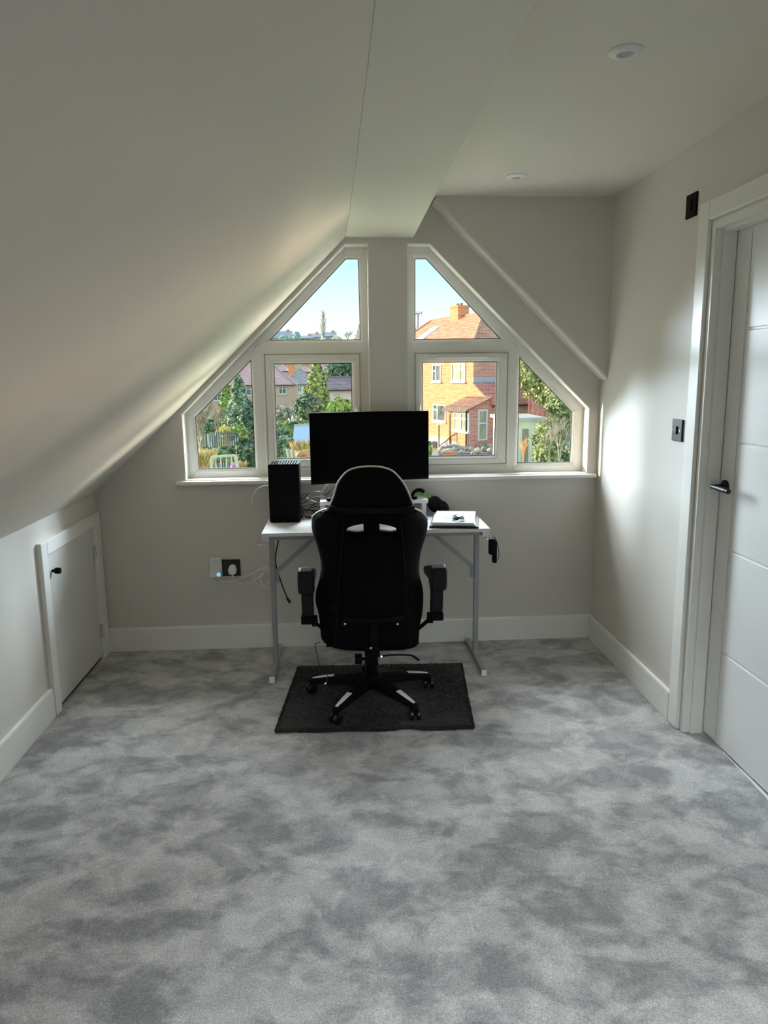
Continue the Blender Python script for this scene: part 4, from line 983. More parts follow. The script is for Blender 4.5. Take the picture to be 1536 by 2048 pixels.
def pxwin(a, b, lay, pane, off=0, sill=True):
    (x0, z1), (x1, z0) = hl(*a, off), hl(*b, off)
    return hwin(hs_, 'window', x0, x1, z0, z1, lay, pane, -off, sill)
pxwin((865.5, 729), (882.5, 763.5), (.45, (.62, 0)), PANE)
pxwin((904, 726.5), (931, 763.5), (.62, (0, .66)), PANEY)
pxwin((867, 808), (892, 844), (.36, (.68, 0)), PANE)
# lean-to extension: side wall in the plane of the sunlit wall, roof falling towards the viewer
e0 = hl(946.5, 768.5)[1]; e1x, e1z = hl(982, 806)
LTW = 3.1
V = [(HL, 0, 0), (e1x, 0, 0), (e1x, 0, e1z), (HL, 0, e0), (HL, LTW, 0), (e1x, LTW, 0), (e1x, LTW, e1z), (HL, LTW, e0)]
MB().add(V, [(0, 1, 2, 3), (1, 5, 6, 2), (5, 4, 7, 6), (3, 2, 6, 7), (0, 3, 7, 4)]).build('extension', ORANGE, hs_)
MB().box(e1x - .002, e1x + .02, .015, LTW, 0, e1z - .05).build('extension_front', SHADEB, hs_)
dxr = e1x - HL; dzr = e0 - e1z
V = [(HL + .02, -.08, e0 + .02), (e1x + .3, -.08, e1z - dzr * .3 / dxr + .02), (e1x + .3, LTW + .1, e1z - dzr * .3 / dxr + .02), (HL + .02, LTW + .1, e0 + .02)]
V += [(x, y, z + .09) for x, y, z in V]
MB().add(V, [(0, 3, 2, 1), (4, 5, 6, 7), (0, 1, 5, 4), (1, 2, 6, 5), (2, 3, 7, 6), (3, 0, 4, 7)]).build('extension_roof', ROOFX, hs_)
MB().box(HL + .02, HL + .09, -.05, LTW + .1, e0 + .10, e0 + .42).build('lead_flashing', LEAD, hs_)
MB().box(e1x + .25, e1x + .36, -.08, LTW + .1, e1z - dzr * .3 / dxr - .08, e1z - dzr * .3 / dxr + .03).build('gutter', PIPEM, hs_)
MB().cyl((e1x + .10, LTW - .25, 0), (e1x + .10, LTW - .25, e1z - .2), .07, 8).build('drainpipe', PIPEM, hs_)
# porch standing out from the sunlit wall
PO = 1.55; pr1 = e1x - .02; pa, pzb = hl(895, 862, PO); pb_, _ = hl(944.5, 850, PO)
pez = hl(940, 820, PO)[1]; ptz = pez + .62
V = [(pa, -PO, 0), (pr1, -PO, 0), (pr1, -PO, pez), (pa, -PO, pez), (pa, 0, 0), (pr1, 0, 0), (pr1, 0, ptz), (pa, 0, ptz)]
MB().add(V, [(0, 1, 2, 3), (1, 5, 6, 2), (4, 0, 3, 7), (3, 2, 6, 7)]).build('porch', ORANGE, hs_)
MB().add([(pr1 + .015, -PO + .01, 0), (pr1 + .015, 0, 0), (pr1 + .015, 0, ptz - .02), (pr1 + .015, -PO + .01, pez - .02), (pr1 - .01, -PO + .01, 0), (pr1 - .01, 0, 0), (pr1 - .01, 0, ptz - .02), (pr1 - .01, -PO + .01, pez - .02)],
         [(0, 1, 2, 3), (4, 7, 6, 5), (0, 4, 5, 1), (1, 5, 6, 2), (2, 6, 7, 3), (3, 7, 4, 0)]).build('porch_side', SHADEB, hs_)
V = [(pa - .2, -PO - .25, pez - .08), (pr1 + .2, -PO - .25, pez - .08), (pr1 + .2, .02, ptz + .02), (pa - .2, .02, ptz + .02)]; V += [(x, y, z + .10) for x, y, z in V]
MB().add(V, [(0, 3, 2, 1), (4, 5, 6, 7), (0, 1, 5, 4), (1, 2, 6, 5), (2, 3, 7, 6), (3, 0, 4, 7)]).build('porch_roof', PORCHR, hs_)
MB().box(pa - .2, pr1 + .2, -PO - .33, -PO - .24, pez - .14, pez - .02).build('porch_gutter', PIPEM, hs_)
pxwin((908.5, 823.5), (938, 864), (.48, (.66, .66)), PANEY, PO)
(d0, dz1), (d1_, dz0) = hl(955.5, 819.5, pr1 - HL, 's'), hl(973.5, 880, pr1 - HL, 's')
fdo = hwin(hs_, 'back_door', min(d0, d1_), max(d0, d1_), dz0, dz1, (0, (.56,)), PANEY, pr1 + .02, False, 'x')
MB().cyl((pr1 - .12, -PO - .08, 0), (pr1 - .12, -PO - .08, pez - .08), .055, 8).build('drainpipe', PIPEM, hs_)
q0 = hl(881, 800)[0]
# steps, landing, stair rail, rocks below the house
def world(x, y, z): return Vector(hs_.location) + HT * x - HN * y + Vector((0, 0, z))
lnd = empty('concrete_landing', world(q0 - .5, -1.6, 0), HA); tag(lnd, 'cream concrete landing with dark store opening below left window', 'landing')
xl0, zl1 = hl(862, 877, 1.6); xl1, _ = hl(916, 885, 1.6)
off_l = xl0 - (q0 - .5)
MB().box(off_l - 2.5, xl1 - (q0 - .5), 0, 1.55, -.6, zl1).build('slab', RENDER, lnd)
ox0, oz1 = hl(865, 882, 1.62); ox1, oz0 = hl(874, 900, 1.62)
MB().box(ox0 - (q0 - .5), ox1 - (q0 - .5), -.04, .1, oz0, oz1).build('store_opening', DARK, lnd)
for k in range(4): MB().box(xl1 - (q0 - .5) + .28 * k, xl1 - (q0 - .5) + .28 * (k + 1), .1, 1.3, -.6, zl1 - .17 * (k + 1)).build('step', CONC, lnd)
rl = empty('stair_railing', at(890, 890, 43.5)); tag(rl, 'rusty iron stair railing rising beside the porch', 'railing'); rl.location.z -= .5
YR = 43.3
ps = [at(877, 893, YR), at(892, 882, YR), at(902, 873, YR), at(914, 866, YR)]
MB().tube(ps, .035, 6, sub=1).build('handrail', IRON, rl)
for p, ln in zip(ps, (.95, .95, .9, .8)): MB().cyl(p, p - Vector((0, 0, ln)), .028, 6).build('post', IRON, rl)
for k in range(1, 9):
    t = k / 9 * 3; i = min(2, int(t)); p = ps[i].lerp(ps[i + 1], t - i); MB().cyl(p, p - Vector((0, 0, .75)), .014, 5).build('baluster', IRON, rl)
p = at(900, 828, YR); q = at(900, 872, YR); MB().cyl(p, q - Vector((0, 0, .6)), .04, 6).build('tall_post', IRON, rl)
p = at(878, 850, YR + .4); q = at(878, 876, YR + .4); MB().cyl(p, q - Vector((0, 0, .6)), .04, 6).build('tall_post', IRON, rl)
fix(rl)
for c_ in rl.children: pass
def rock(c, s, seed):
    rr = random.Random(seed); bm = bmesh.new(); bmesh.ops.create_icosphere(bm, subdivisions=1, radius=1)
    for v in bm.verts: v.co = Vector((v.co.x * s[0], v.co.y * s[1], v.co.z * s[2])) * rr.uniform(.75, 1.15)
    me = bpy.data.meshes.new('rock'); bm.to_mesh(me); bm.free(); o = link('rock', me, STONE); o.location = c; o.rotation_euler = (0, 0, rr.uniform(0, 6)); return o
pt = MB().add([(x, y, z) for z in (-3.4, -2.93) for x, y in ((4.3, 38), (15, 38), (15, 41), (8.9, 43.0), (5.6, 44.6))], [(4, 3, 2, 1, 0), (5, 6, 7, 8, 9)] + [(i, (i + 1) % 5, 5 + (i + 1) % 5, 5 + i) for i in range(5)]).build('patio', mat('grey_patio', (.40, .40, .40), .9, vary=.25, scale=1.2)); tag(pt, 'grey stone patio in front of the porch', 'patio')
i = 0; rocks_ = []
ORD = 'first second third fourth fifth sixth seventh eighth ninth tenth eleventh twelfth thirteenth fourteenth fifteenth sixteenth seventeenth eighteenth nineteenth'.split()
for px, py, Y, s_ in ((884, 899, 42.5, .42), (893, 895, 42.8, .40), (903, 894, 42.9, .42), (912, 893, 43, .36), (889, 904, 42, .36), (899, 902, 42, .40), (909, 900, 42.2, .36), (920, 897, 42.6, .40), (932, 897, 42.6, .34), (943, 899, 42.4, .36), (956, 901, 42, .34), (905, 906, 41.4, .30), (884, 909, 41, .3), (968, 897, 42.8, .32), (981, 901, 42.2, .36), (962, 893, 43.6, .34), (977, 891, 43.8, .38), (925, 904, 41.6, .28), (948, 906, 41.2, .28)):
    o = rock(at(px, py, Y), (s_ * 1.0, s_ * .75, s_ * .55), i); i += 1; rocks_.append((px, o))

for k, (_, o) in enumerate(sorted(rocks_, key=lambda t: t[0])): tag(o, 'grey rockery stone below the brick house, %s from the left' % ORD[k], 'rock', 'rockery stones')
tg = at(899, 907, 41); o = MB().box(tg.x - .35, tg.x + .3, tg.y - .2, tg.y + .2, tg.z - .12, tg.z + .12).build('terracotta_trough', mat('terracotta', (.65, .25, .14), .8), bevel=.03); tag(o, 'orange terracotta trough among the rockery stones', 'planter')
# tv aerial
a0 = at(836, 682, 60); ae = empty('tv_aerial', a0); tag(ae, 'thin television aerial mast at left of the red roof', 'aerial')
MB().cyl(a0, at(836, 627, 60), .045, 6).build('mast', FENCE, ae); q = at(836, 627, 60); MB().bar(q + Vector((-.35, 0, -.05)), q + Vector((.35, 0, .05)), .06).build('boom', FENCE, ae)
for k in (-.3, -.1, .1, .3): MB().bar(q + Vector((k, 0, -.18)), q + Vector((k, 0, .18)), .03).build('element', FENCE, ae)
fix(ae)

ng = MB().box(-3.6, -2.4, 4.9, 5.62, -5.3, 3.3).build('wall_sun_block', ORANGE); tag(ng, 'unseen brick block added left of the windows to stop the sun', 'wall', kind='structure')  # added out of view to keep sun from entering by the left window
# ---- plants
def foliage(name, m, c, rad, n, size, shape, parent, seed, clumps=80):
    rr = random.Random(seed); V = []; Fs = []; c = Vector(c); n = int(n * 1.7); size *= .85
    cl = []
    for k in range(clumps):
        if shape == 'cone':
            t = rr.random() ** 1.3; a_ = rr.uniform(0, 6.283); r_ = (1 - t) * rr.uniform(.45, .95)
            cl.append((Vector((rad[0] * r_ * math.cos(a_), rad[1] * r_ * math.sin(a_), rad[2] * (2 * t - 1))), .10 + .16 * (1 - t)))
        else:
            v = Vector((rr.gauss(0, 1), rr.gauss(0, 1), rr.gauss(0, 1))).normalized()
            if shape == 'box':
                v = Vector((rr.uniform(-1, 1), rr.uniform(-1, 1), rr.uniform(-1, 1))); mx = max(abs(v.x), abs(v.y), abs(v.z)); v /= mx; v *= .86
            else: v *= rr.uniform(.45, .85)
            cl.append((Vector((v.x * rad[0], v.y * rad[1], v.z * rad[2])), .20 if shape != 'box' else .11))
    mr = sum(rad) / 3
    for k in range(n):
        p, cr = cl[rr.randrange(clumps)]; v = Vector((rr.gauss(0, 1), rr.gauss(0, 1), rr.gauss(0, 1))).normalized() * (rr.uniform(.55, 1.25) * cr * mr)
        if k % 2 and shape != 'box':
            u_ = Vector((rr.gauss(0, 1), rr.gauss(0, 1), rr.gauss(0, 1))).normalized()
            if shape == 'cone':
                t_ = rr.random() ** 1.3; a_ = rr.uniform(0, 6.283); q_ = (1 - t_) * rr.uniform(.6, .92) + .03; p = Vector((rad[0] * q_ * math.cos(a_), rad[1] * q_ * math.sin(a_), rad[2] * (2 * t_ - 1))); v = Vector((math.cos(a_), math.sin(a_), .4)) * .01
            else:
                q_ = rr.uniform(.66, .92) * (1 + .55 * mnoise.noise(u_ * 2.1 + Vector((seed, 0, 0)))); p = Vector((u_.x * rad[0] * q_, u_.y * rad[1] * q_, u_.z * rad[2] * q_)); v = u_ * .01
        q = c + p + v; s_ = size * rr.uniform(.6, 1.3)
        d = (v.normalized() + Vector((rr.uniform(-.8, .8), rr.uniform(-.8, .8), rr.uniform(-.3, .9)))).normalized(); x = d.orthogonal().normalized(); x.rotate(Quaternion(d, rr.uniform(0, 6.28))); y = d.cross(x)
        b = len(V); V += [q - x * s_ * .5, q + y * s_ * .32, q + x * s_ * .5, q - y * s_ * .32]; Fs.append((b, b + 1, b + 2, b + 3))
    # inner mass so that the crown is not see-through
    if shape == 'box':
        b = MB().box(c.x - rad[0] * .86, c.x + rad[0] * .86, c.y - rad[1] * .86, c.y + rad[1] * .86, c.z - rad[2], c.z + rad[2] * .86)
        k = len(V); V += b.v; Fs += [tuple(k + i for i in f) for f in b.f]
    else:
        bm = bmesh.new(); bmesh.ops.create_icosphere(bm, subdivisions=2, radius=1); k = len(V)
        for v in bm.verts:
            z = v.co.z; f = (.62 * (1 - z) / 2 + .10) / max(.3, math.hypot(v.co.x, v.co.y) or 1) if shape == 'cone' and abs(z) < .99 else .62 * (1 + .5 * mnoise.noise(v.co * 2.1 + Vector((seed, 0, 0))))
            V.append(c + Vector((v.co.x * rad[0] * f, v.co.y * rad[1] * f, z * rad[2] * .8)))
        for f in bm.faces: Fs.append(tuple(k + v.index for v in f.verts))
        bm.free()
    me = bpy.data.meshes.new(name); me.from_pydata([tuple(v) for v in V], [], Fs); return link(name, me, m, parent)
def plant(kind, label, cat, px0, py0, px1, py1, Y, m, shape='ball', n=1400, size=.30, seed=0, group=None, depth=1.0, trunk=True, ground=None):
    """crown spanning the given outline at distance Y, with a stem down to the ground"""
    a, b = at(px0, py1, Y), at(px1, py0, Y); c = (a + b) / 2; rx, rz = (b.x - a.x) / 2, (b.z - a.z) / 2
    zg = gz(c.x, Y) if ground is None else ground
    r_ = empty(kind, (c.x, Y, min(zg, a.z))); tag(r_, label, cat, group)
    foliage('foliage', m, c, (rx, max(.25, rx * depth), rz), n, size, shape, r_, seed)
    if trunk: MB().cyl((c.x, Y, min(zg, a.z)), (c.x, Y, c.z), max(.06, rx * .07), 7).build('trunk' if rz > 1.5 else 'stem', BARKD, r_)
    return fix(r_)
def bare(kind, label, cat, px, py0, py1, Y, m, spread, seed, levels=4, r0=.14, lean=0, group=None, nb=3, up=.25):
    rr = random.Random(seed); base = at(px, py1, Y); top = at(px, py0, Y); H = top.z - base.z; mb = MB()
    def grow(p, d, L, r_, lv):
        q = p + d * L; mb.cyl(p, q, r_, 4 if lv < 3 else 5, r_ * .65)
        if lv == 0: return
        for k in range(nb + (1 if lv > 1 else 0)):
            s_ = rr.uniform(.35, 1); e_ = Vector((d.x + rr.uniform(-1, 1) * spread, d.y + rr.uniform(-1, 1) * spread, d.z + rr.uniform(-.25, 1) * up)).normalized()
            grow(p + d * (L * s_), e_, L * rr.uniform(.55, .8), r_ * .55, lv - 1)
    z0 = gz(base.x, Y); r_ = empty(kind, (base.x, Y, min(z0, base.z))); tag(r_, label, cat, group)
    if z0 < base.z - .05: mb.cyl((base.x, Y, z0), base, r0 * 1.1, 6, r0)
    grow(base, Vector((lean, 0, 1)).normalized(), H * .42, r0, levels)
    mb.build('branches', m, r_); return fix(r_)
def blades(kind, label, cat, px0, py0, px1, py1, Y, m, n, seed, wd=.05, group=None):
    a, b = at(px0, py1, Y), at(px1, py0, Y); rr = random.Random(seed); V = []; Fs = []
    for k in range(n):
        x = rr.uniform(a.x, b.x); y = Y + rr.uniform(-.6, .6); h_ = (b.z - a.z) * rr.uniform(.5, 1.05); l_ = rr.uniform(-.45, .45) * h_; b0 = len(V); ww = wd * rr.uniform(.6, 1.3)
        V += [(x - ww, y, a.z), (x + ww, y, a.z), (x + l_ * .5, y + rr.uniform(-.2, .2), a.z + h_ * .7), (x + l_, y, a.z + h_)]; Fs += [(b0, b0 + 1, b0 + 2), (b0, b0 + 2, b0 + 3)]
    r_ = empty(kind, ((a.x + b.x) / 2, Y, a.z)); tag(r_, label, cat, group)
    me = bpy.data.meshes.new('stalks'); me.from_pydata(V, [], Fs); link('stalks', me, m, r_)['kind'] = 'stuff'
    return fix(r_)

# right fixed pane
plant('ivy_tree', 'tall ivy-green tree behind the garage in the right pane', 'tree', 1030, 690, 1112, 806, 44, L_HOLLY, 'ball', 2600, .22, 1)
plant('ivy_tree', 'broad green tree lower down behind the twiggy shrub', 'tree', 1066, 742, 1178, 880, 42, L_HOLLY, 'ball', 3600, .22, 2)
plant('laurel_bush', 'dark blue-green bush at the bottom corner of the right pane', 'bush', 1108, 880, 1165, 950, 33, L_BLUE, 'ball', 1500, .20, 3)
plant('garden_shrub', 'yellow-green leafy shrub in front of the pale garage', 'shrub', 1062, 838, 1122, 940, 31.5, L_HOLLY, 'ball', 2000, .16, 4)
bare('twiggy_shrub', 'bare pale-twigged shrub in front of the garage', 'shrub', 1098, 836, 935, 29.5, BARK, .55, 5, 4, .045, 0, None, 3, .5)
bare('twiggy_shrub', 'bare orange-stemmed shrub at the foot of the garage wall', 'shrub', 1046, 868, 940, 29, L_RED, .35, 6, 4, .03, 0, None, 3, .6)
bare('twiggy_shrub', 'bare arching shrub right of the pale garage', 'shrub', 1122, 815, 945, 30, BARK, .5, 11, 4, .05, -.15, None, 3, .5)
ga = empty('garage', at(1050, 925, 36)); tag(ga, 'pale flat-roofed garage below the red fence', 'garage')
A_, B_ = at(1016, 842, 36), at(1086, 842, 36); zg_ = -3.6
MB().box(A_.x, B_.x, 36, 39.5, zg_, A_.z).build('wall', RENDER, ga); MB().box(A_.x - .15, B_.x + .15, 35.8, 39.7, A_.z, A_.z + .16).build('flat_roof', CONC, ga)
dA, dB = at(1045, 858, 36), at(1055, 930, 36); MB().box(dA.x, dB.x, 35.95, 36.05, dB.z, dA.z).build('side_door', mat('brown_door', (.42, .30, .20), .7), ga)
fix(ga)
fA, fB = at(1057, 794, 41), at(1098, 838, 41)
fn = empty('garden_fence', (fA.x, 41, fB.z)); tag(fn, 'red-brown board fence behind the garage roof', 'fence')
nbd = 9
for k in range(nbd):
    x0_ = fA.x + (fB.x - fA.x) * k / nbd; x1_ = fA.x + (fB.x - fA.x) * (k + 1) / nbd - .02
    MB().box(x0_, x1_, 41 - .01 * (k % 2), 41.03 - .01 * (k % 2), fB.z - .6, fA.z - .11 * k).build('board', REDF, fn)
fix(fn)

# houses of the left panes
def house(label, px0, px1, pye, pyr, Y, wallm, roofm, depth=8, hip=True, wins=(), chim=None, zb=None, rz=0.0, name='brick_house', hipk=.45, grp=None):
    a, b = at(px0, pye, Y), at(px1, pye, Y); r = at((px0 + px1) / 2, pyr, Y + (depth / 2 if hip else depth / 2)); W = b.x - a.x; zb = gz(a.x, Y) - .2 if zb is None else zb
    root = empty(name, (a.x, Y, zb), rz); tag(root, label, 'house', grp)
    ez = a.z - zb; rzz = r.z - zb; o = .25
    MB().box(0, W, 0, depth, 0, ez).build('wall', wallm, root)
    hx_ = min(W / 2 - .05, depth / 2 * hipk * 2) if hip else -o
    V = [(-o, -o, ez - .05), (W + o, -o, ez - .05), (W + o, depth + o, ez - .05), (-o, depth + o, ez - .05), (hx_, depth / 2, rzz), (W - hx_, depth / 2, rzz)]
    rf = MB().add(V, [(0, 1, 5, 4), (2, 3, 4, 5), (1, 2, 5), (3, 0, 4), (0, 3, 2, 1)]).build('roof', roofm, root)
    MB().tube([V[4], V[5]], .13, 6, sub=1).build('ridge_tile', roofm, rf)
    if hip:
        for k in ((0, 4), (1, 5)): MB().tube([V[k[0]], V[k[1]]], .12, 6, sub=1).build('ridge_tile', ROOFG, rf)
    MB().box(-o, W + o, -o - .06, -o + .04, ez - .16, ez - .02).build('gutter', PIPEM, root)
    for (x0p, y0p, x1p, y1p, lay) in wins:
        p, q = at(x0p, y0p, Y), at(x1p, y1p, Y); hwin(root, 'window', p.x - a.x, q.x - a.x, q.z - zb, p.z - zb, lay, PANE, 0)
    if chim:
        cp_, ct, cw = chim; p = at(cp_, ct, Y + depth / 2); x = p.x - a.x
        c_ = MB().box(x - cw, x + cw, depth / 2 - cw * .7, depth / 2 + cw * .7, rzz - 1.4, p.z - zb).build('chimney', ORANGE, root)
        for k in (-.4, .4): MB().cyl((x + k * cw, depth / 2, p.z - zb), (x + k * cw, depth / 2, p.z - zb + .4), .16, 8).build('chimney_pot', ROOFR, c_)
    return root
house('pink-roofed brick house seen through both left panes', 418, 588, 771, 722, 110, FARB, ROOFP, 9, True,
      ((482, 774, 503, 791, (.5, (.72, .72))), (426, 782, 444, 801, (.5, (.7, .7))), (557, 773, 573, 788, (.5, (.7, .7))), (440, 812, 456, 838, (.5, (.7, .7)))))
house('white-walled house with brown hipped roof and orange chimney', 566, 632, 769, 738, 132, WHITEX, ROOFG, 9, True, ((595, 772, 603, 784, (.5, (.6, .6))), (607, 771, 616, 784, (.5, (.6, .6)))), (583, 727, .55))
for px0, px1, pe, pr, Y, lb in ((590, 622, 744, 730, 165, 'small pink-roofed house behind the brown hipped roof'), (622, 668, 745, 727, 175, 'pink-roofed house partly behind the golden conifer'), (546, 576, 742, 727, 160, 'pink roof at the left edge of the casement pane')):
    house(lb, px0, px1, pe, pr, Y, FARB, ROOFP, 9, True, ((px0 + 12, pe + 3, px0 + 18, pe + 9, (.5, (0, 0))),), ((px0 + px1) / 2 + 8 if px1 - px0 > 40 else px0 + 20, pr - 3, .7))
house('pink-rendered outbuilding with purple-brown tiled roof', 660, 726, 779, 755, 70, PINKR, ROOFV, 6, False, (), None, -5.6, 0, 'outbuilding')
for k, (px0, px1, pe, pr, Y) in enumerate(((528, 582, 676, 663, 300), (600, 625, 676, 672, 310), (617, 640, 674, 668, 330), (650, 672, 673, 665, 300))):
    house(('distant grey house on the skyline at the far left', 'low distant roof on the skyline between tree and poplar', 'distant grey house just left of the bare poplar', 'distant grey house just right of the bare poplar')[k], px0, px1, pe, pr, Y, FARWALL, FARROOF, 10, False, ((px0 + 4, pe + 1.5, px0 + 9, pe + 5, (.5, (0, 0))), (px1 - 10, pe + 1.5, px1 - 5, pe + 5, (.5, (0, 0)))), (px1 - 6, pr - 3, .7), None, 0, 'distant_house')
# skyline trees
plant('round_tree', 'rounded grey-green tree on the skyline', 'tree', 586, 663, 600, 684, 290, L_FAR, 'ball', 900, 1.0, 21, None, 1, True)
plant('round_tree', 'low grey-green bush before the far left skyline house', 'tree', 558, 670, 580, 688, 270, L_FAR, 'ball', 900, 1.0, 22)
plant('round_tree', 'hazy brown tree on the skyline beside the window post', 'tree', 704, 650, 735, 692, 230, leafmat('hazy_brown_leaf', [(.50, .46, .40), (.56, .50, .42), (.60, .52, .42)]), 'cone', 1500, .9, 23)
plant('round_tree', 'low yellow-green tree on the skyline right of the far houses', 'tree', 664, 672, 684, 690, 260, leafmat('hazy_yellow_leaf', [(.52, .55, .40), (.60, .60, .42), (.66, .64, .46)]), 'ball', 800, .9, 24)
def poplar():
    rr = random.Random(31); Y = 260; mb = MB(); b0, t0 = at(647, 684, Y), at(646, 624, Y); H = t0.z - b0.z
    root = empty('poplar', b0); tag(root, 'tall bare poplar standing alone on the skyline', 'tree')
    mb.cyl(b0, t0, .35, 5, .08)
    for k in range(120):
        t = rr.uniform(.05, .93); p = b0.lerp(t0, t); a_ = rr.uniform(0, 6.28); L = H * rr.uniform(.14, .32) * (1.1 - .6 * t)
        d = Vector((math.cos(a_) * .42, math.sin(a_) * .42, 1)).normalized(); q = p + d * L; mb.cyl(p, q, .075, 3, .03)
        for j in range(2): e_ = (d + Vector((rr.uniform(-.4, .4), rr.uniform(-.4, .4), .2))).normalized(); s_ = p.lerp(q, rr.uniform(.3, .9)); mb.cyl(s_, s_ + e_ * L * .5, .05, 3, .03)
    mb.build('branches', FARTAN, root); fix(root)
poplar()
bare('bare_tree', 'hazy bare tree on the skyline left of the brown tree', 'tree', 696, 655, 690, 250, FARTAN, .7, 33, 4, .25)
bare('bare_tree', 'bare tree top behind the left end of the red roof', 'tree', 846, 640, 700, 95, FARTAN, .7, 34, 4, .16)
bare('bare_tree', 'bare treetop showing over the ridge left of the chimney', 'tree', 888, 636, 700, 95, FARTAN, .7, 35, 4, .16)
# casement pane of the left window
plant('golden_conifer', 'tall golden-green conifer beside the outbuilding', 'tree', 596, 708, 672, 838, 82, L_YEL, 'cone', 3600, .42, 41)
plant('dark_tree', 'dark evergreen tree behind the outbuilding roof', 'tree', 648, 712, 716, 772, 98, L_DARK, 'ball', 2200, .5, 42)
plant('dark_shrub', 'rounded dark green shrub left of the conifer', 'shrub', 588, 785, 644, 846, 76, L_DARK, 'ball', 2400, .36, 43)
plant('yellow_bush', 'yellow-green bush before the pink outbuilding wall', 'bush', 652, 794, 712, 850, 60, L_CONI, 'ball', 2000, .30, 44)
plant('grey_bush', 'low grey twiggy bush under the brick house window', 'bush', 540, 808, 590, 850, 90, leafmat('grey_twig', [(.22, .20, .15), (.38, .33, .26), (.55, .48, .38)]), 'ball', 1600, .36, 45)
hg_ = plant('clipped_hedge', 'long clipped hedge with sunlit top in the middle garden', 'hedge', 538, 843, 650, 882, 57, L_HEDGE, 'box', 3200, .26, 46, None, .4, False)
plant('laurel_tree', 'dark laurel in front of the hedge beside the mullion', 'shrub', 536, 852, 588, 930, 44.3, L_BLUE, 'ball', 2600, .28, 47)
for k, (a, b, c, d) in enumerate(((575, 836, 579, 844), (582, 831, 587, 843), (588, 839, 592, 843), (600, 836, 604, 841))):
    p, q = at(a, d + 3, 58), at(c, b, 58); o = MB().lathe([((q.x - p.x) * .5 * f, (q.z - p.z) * t) for f, t in ((.8, 0), (1, .3), (.9, .6), (.55, .85), (.15, 1))], 10, Matrix.Translation(((p.x + q.x) / 2, 58.4, p.z))).build('garden_ornament', WHITEX, smooth=True)
    tag(o, ('small white garden ornament, leftmost behind the hedge', 'tallest white garden ornament behind the hedge', 'low white garden ornament right of the tallest one', 'white garden ornament behind the hedge nearest the monitor')[k], 'ornament', 'white ornaments behind the hedge')
# shed with pale roof, white-boarded fence, dry plants
sh = empty('garden_shed', at(604, 888, 46)); tag(sh, 'low shed with pale blue-white felt roof', 'shed'); sh.location.z = -4.4
sA, sB = at(585, 888, 46), at(668, 859, 46)
V = [(sA.x, 46, sA.z), (sB.x, 46, sA.z), (sB.x, 48.2, sB.z + .12), (sA.x, 48.2, sB.z + .12)]; V2 = [(x, y, z - .1) for x, y, z in V]
MB().add(V + V2, [(0, 1, 2, 3), (4, 7, 6, 5), (0, 4, 5, 1), (1, 5, 6, 2), (2, 6, 7, 3), (3, 7, 4, 0)]).build('roof', mat('pale_felt', (.62, .70, .82), .7, vary=.06), sh)
MB().box(sA.x, sB.x, 48.15, 48.3, sB.z + .0, sB.z + .22).build('roof_trim', CONC, sh)
MB().box(sA.x + .1, sB.x - .1, 46.1, 48.1, -4.6, sA.z - .06).build('wall', FENCE, sh); fix(sh)
wfn = empty('white_fence', at(580, 918, 40)); tag(wfn, 'white and grey board fence panel leaning below the shed', 'fence'); wfn.location.z = -4.0
for k in range(7):
    p, q = at(571 + 4.4 * k, 897 + 1.0 * k, 40), at(577 + 4.2 * k, 922, 40)
    V = [(p.x, 40, p.z), (p.x + .105, 40, p.z - .03), (q.x + .105, 39.95, q.z - .5), (q.x, 39.95, q.z - .5)]; V += [(x, y + .04, z) for x, y, z in V]
    MB().add(V, [(0, 3, 2, 1), (4, 5, 6, 7), (0, 1, 5, 4), (1, 2, 6, 5), (2, 3, 7, 6), (3, 0, 4, 7)]).build('board', WHITEX if k % 2 == 0 else mat('tan_board', (.55, .46, .30), .8), wfn)
fix(wfn)
blades('dry_plant', 'clump of dry tan stalks in front of the shed roof', 'plant', 586, 878, 650, 902, 43, L_DRY, 420, 51, .035)
rub_ = []
for i in range(16):
    rr = random.Random(200 + i); p = at(597 + rr.uniform(0, 36), 903 + rr.uniform(0, 18), 39 + rr.uniform(-.5, .5)); o = rock(p, (.26, .2, .16), 300 + i); o.data.materials[0] = mat('orange_rubble', (.62, .36, .18), .9, vary=.2) if i == 0 else bpy.data.materials['orange_rubble']
    o.name = 'rubble_stone'; rub_.append((o.location.x / o.location.y, o))
for k, (_, o) in enumerate(sorted(rub_, key=lambda t: t[0])): tag(o, 'orange rubble stone below the dry stalks, %s from the left' % ORD[k], 'rubble', 'heap of orange rubble')
gp = empty('plant_support', at(612, 855, 52)); tag(gp, 'thin green metal frame above the shed roof', 'frame'); gp.location.z = -3.6
MB().tube([at(594, 859, 52), at(611, 846.5, 52), at(650, 846.5, 52)], .035, 6, sub=1).cyl(at(611, 846.5, 52), at(612, 862, 52), .035, 6).build('frame', mat('pale_green_metal', (.42, .58, .38), .6), gp); fix(gp)
# fixed pane of the left window
plant('spruce_tree', 'big blue-green conifer in front of the pink-roofed house', 'tree', 438, 752, 520, 870, 66, L_BLUE, 'cone', 4200, .40, 61)
plant('spruce_tree', 'light green conifer top left of the big conifer', 'tree', 432, 762, 474, 850, 74, L_CONI, 'cone', 2200, .38, 62)
plant('dark_tree', 'dark evergreen at the right edge of the fixed left pane', 'tree', 474, 802, 524, 872, 62, L_DARK, 'ball', 2600, .36, 63)
plant('dark_shrub', 'dark shrub behind the bare tree at the left pane edge', 'shrub', 384, 838, 440, 866, 72, L_BLUE, 'ball', 1600, .34, 64)
bare('bare_tree', 'bare pale-barked tree at the left edge of the left pane', 'tree', 400, 796, 915, 50, BARK, .55, 65, 5, .13, .15)
bare('bare_tree', 'bare branching tree in front of the big conifer', 'tree', 432, 800, 872, 58, BARK, .8, 66, 4, .10, .3)
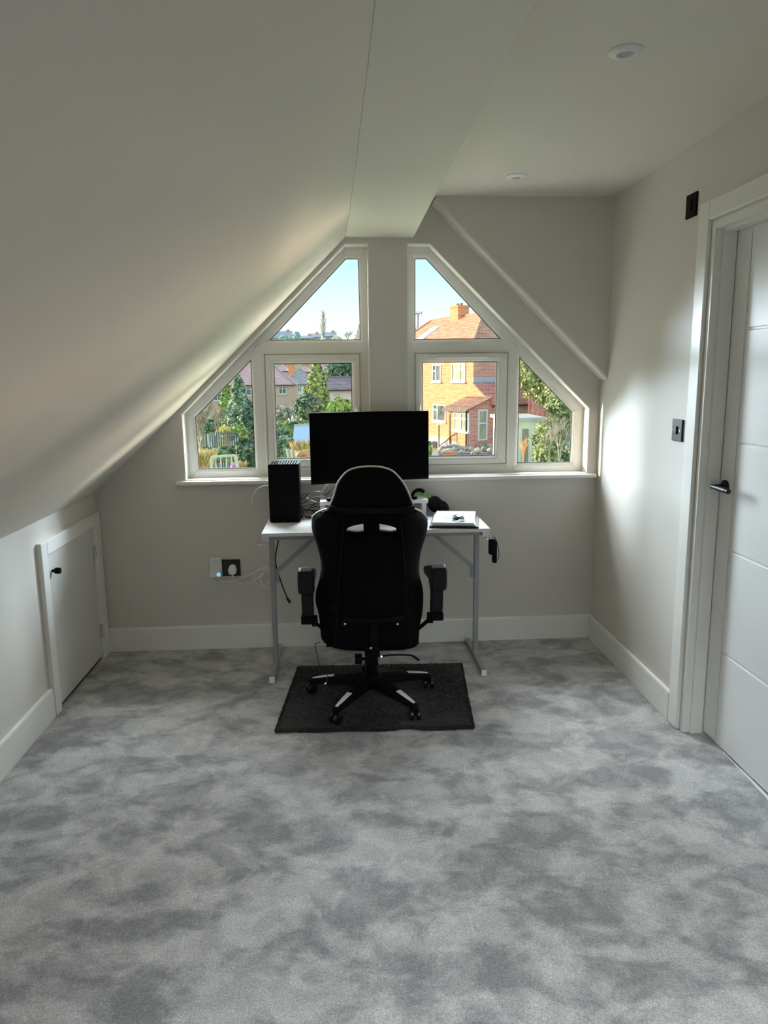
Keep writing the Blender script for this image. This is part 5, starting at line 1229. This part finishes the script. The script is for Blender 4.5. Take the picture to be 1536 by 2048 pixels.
plant('flowering_shrub', 'yellow-flowering shrub on the grey fence', 'shrub', 438, 852, 463, 864, 55.5, L_FLOW, 'ball', 420, .18, 67)
plant('clipped_ball', 'pale green rounded bush right of the yellow flowers', 'bush', 466, 847, 492, 876, 58, L_CONI, 'ball', 1200, .24, 68)
hol = plant('holly_shrub', 'tall dark holly with golden tip beside the swing', 'shrub', 474, 858, 516, 950, 49, L_DARK, 'ball', 3400, .26, 69)
gt = foliage('golden_tip', L_YEL, at(488, 868, 48.6), (.34, .3, .42), 400, .2, 'ball', hol, 70); fix(hol)
plant('laurel_hedge', 'glossy laurel hedge behind the swing frame', 'hedge', 403, 894, 482, 922, 52, L_BLUE, 'box', 2600, .30, 71, None, .45, False)
gf = empty('garden_fence', at(435, 897, 56)); tag(gf, 'weathered grey board fence behind the laurel hedge', 'fence')
for k in range(18):
    p = at(401 + 4.4 * k, 865, 56); q = at(401 + 4.4 * (k + 1) - .4, 900, 56); MB().box(p.x, q.x, 56 + .012 * (k % 2), 56.03 + .012 * (k % 2), -5.1, p.z + .02 * math.sin(k)).build('board', FENCE, gf)
for k, (a, t, b) in enumerate(((415, 868, 892), (422, 884, 895))):
    p, q = at(a, t, 55.7), at(a + 1.5, b, 55.7); MB().bar(q, p, .09).build('post', WHITEX, gf)
fix(gf)
tr = empty('trellis', at(453, 890, 55)); tag(tr, 'pale wooden trellis in front of the grey fence', 'trellis'); tr.location.z = -4.9
for a in (448.5, 452.5, 457.5, 461.5): MB().bar(at(a, 892, 55), at(a, 861, 55), .07).build('upright', BARK, tr)
for b in (864, 871, 878, 885): MB().bar(at(447.5, b, 54.95), at(462.5, b, 54.95), .05).build('rail', BARK, tr)
fix(tr)
# swing frame
SWINGW = mat('pale_swing_wood', (.86, .80, .62), .7)
sw = empty('swing_frame', at(448, 940, 44)); tag(sw, 'pale wooden swing frame on the lawn', 'swing'); YSW = 44
l0, r0 = at(423, 914, YSW), at(470.5, 910.5, YSW)
MB().bar(l0, r0, .13).build('crossbar', SWINGW, sw)
for p, dx in ((l0, -.12), (r0, .35)):
    for dy in (-.5, .5): MB().bar(p, (p.x + dx, p.y + dy, -5.1), .12).build('leg', SWINGW, sw)
for t in (.17, .38, .62, .84):
    p = l0.lerp(r0, t); MB().cyl(p, (p.x, p.y, p.z - 1.05), .034, 6).build('rope', SWINGW, sw)
for t0, t1 in ((.17, .38), (.62, .84)):
    p, q = l0.lerp(r0, t0), l0.lerp(r0, t1); MB().bar((p.x, p.y, p.z - 1.05), (q.x, q.y, q.z - 1.05), .2, .04).build('seat', FENCE, sw)
fix(sw)
p = at(467, 934, 43); o = MB().lathe([(.02, .30), (.13, .22), (.19, .12), (.17, .02), (.10, 0)][::-1], 14, Matrix.Translation((p.x, p.y, p.z - .12))).build('pink_toy', mat('pink_plastic', (.80, .22, .70), .4), smooth=True); tag(o, 'bright pink plastic garden toy under the swing', 'toy')
blades('dry_grass', 'golden dry grass at the bottom of the left pane', 'grass', 386, 897, 418, 945, 46, L_DRY, 620, 72, .025)
blades('dry_grass', 'tuft of golden grass right of the swing', 'grass', 468, 920, 490, 945, 46, L_DRY, 200, 73, .03)
# hedges along the back of the right garden so that the ground does not end bare
plant('boundary_hedge', 'low green hedge left of the brick house steps', 'hedge', 838, 880, 862, 915, 41, L_HEDGE, 'box', 900, .22, 74, None, .4, False)
SC.cycles.max_bounces = 10; SC.cycles.diffuse_bounces = 6; SC.cycles.transparent_max_bounces = 12
SC.cycles.use_denoising = True; SC.cycles.sample_clamp_indirect = 6.0
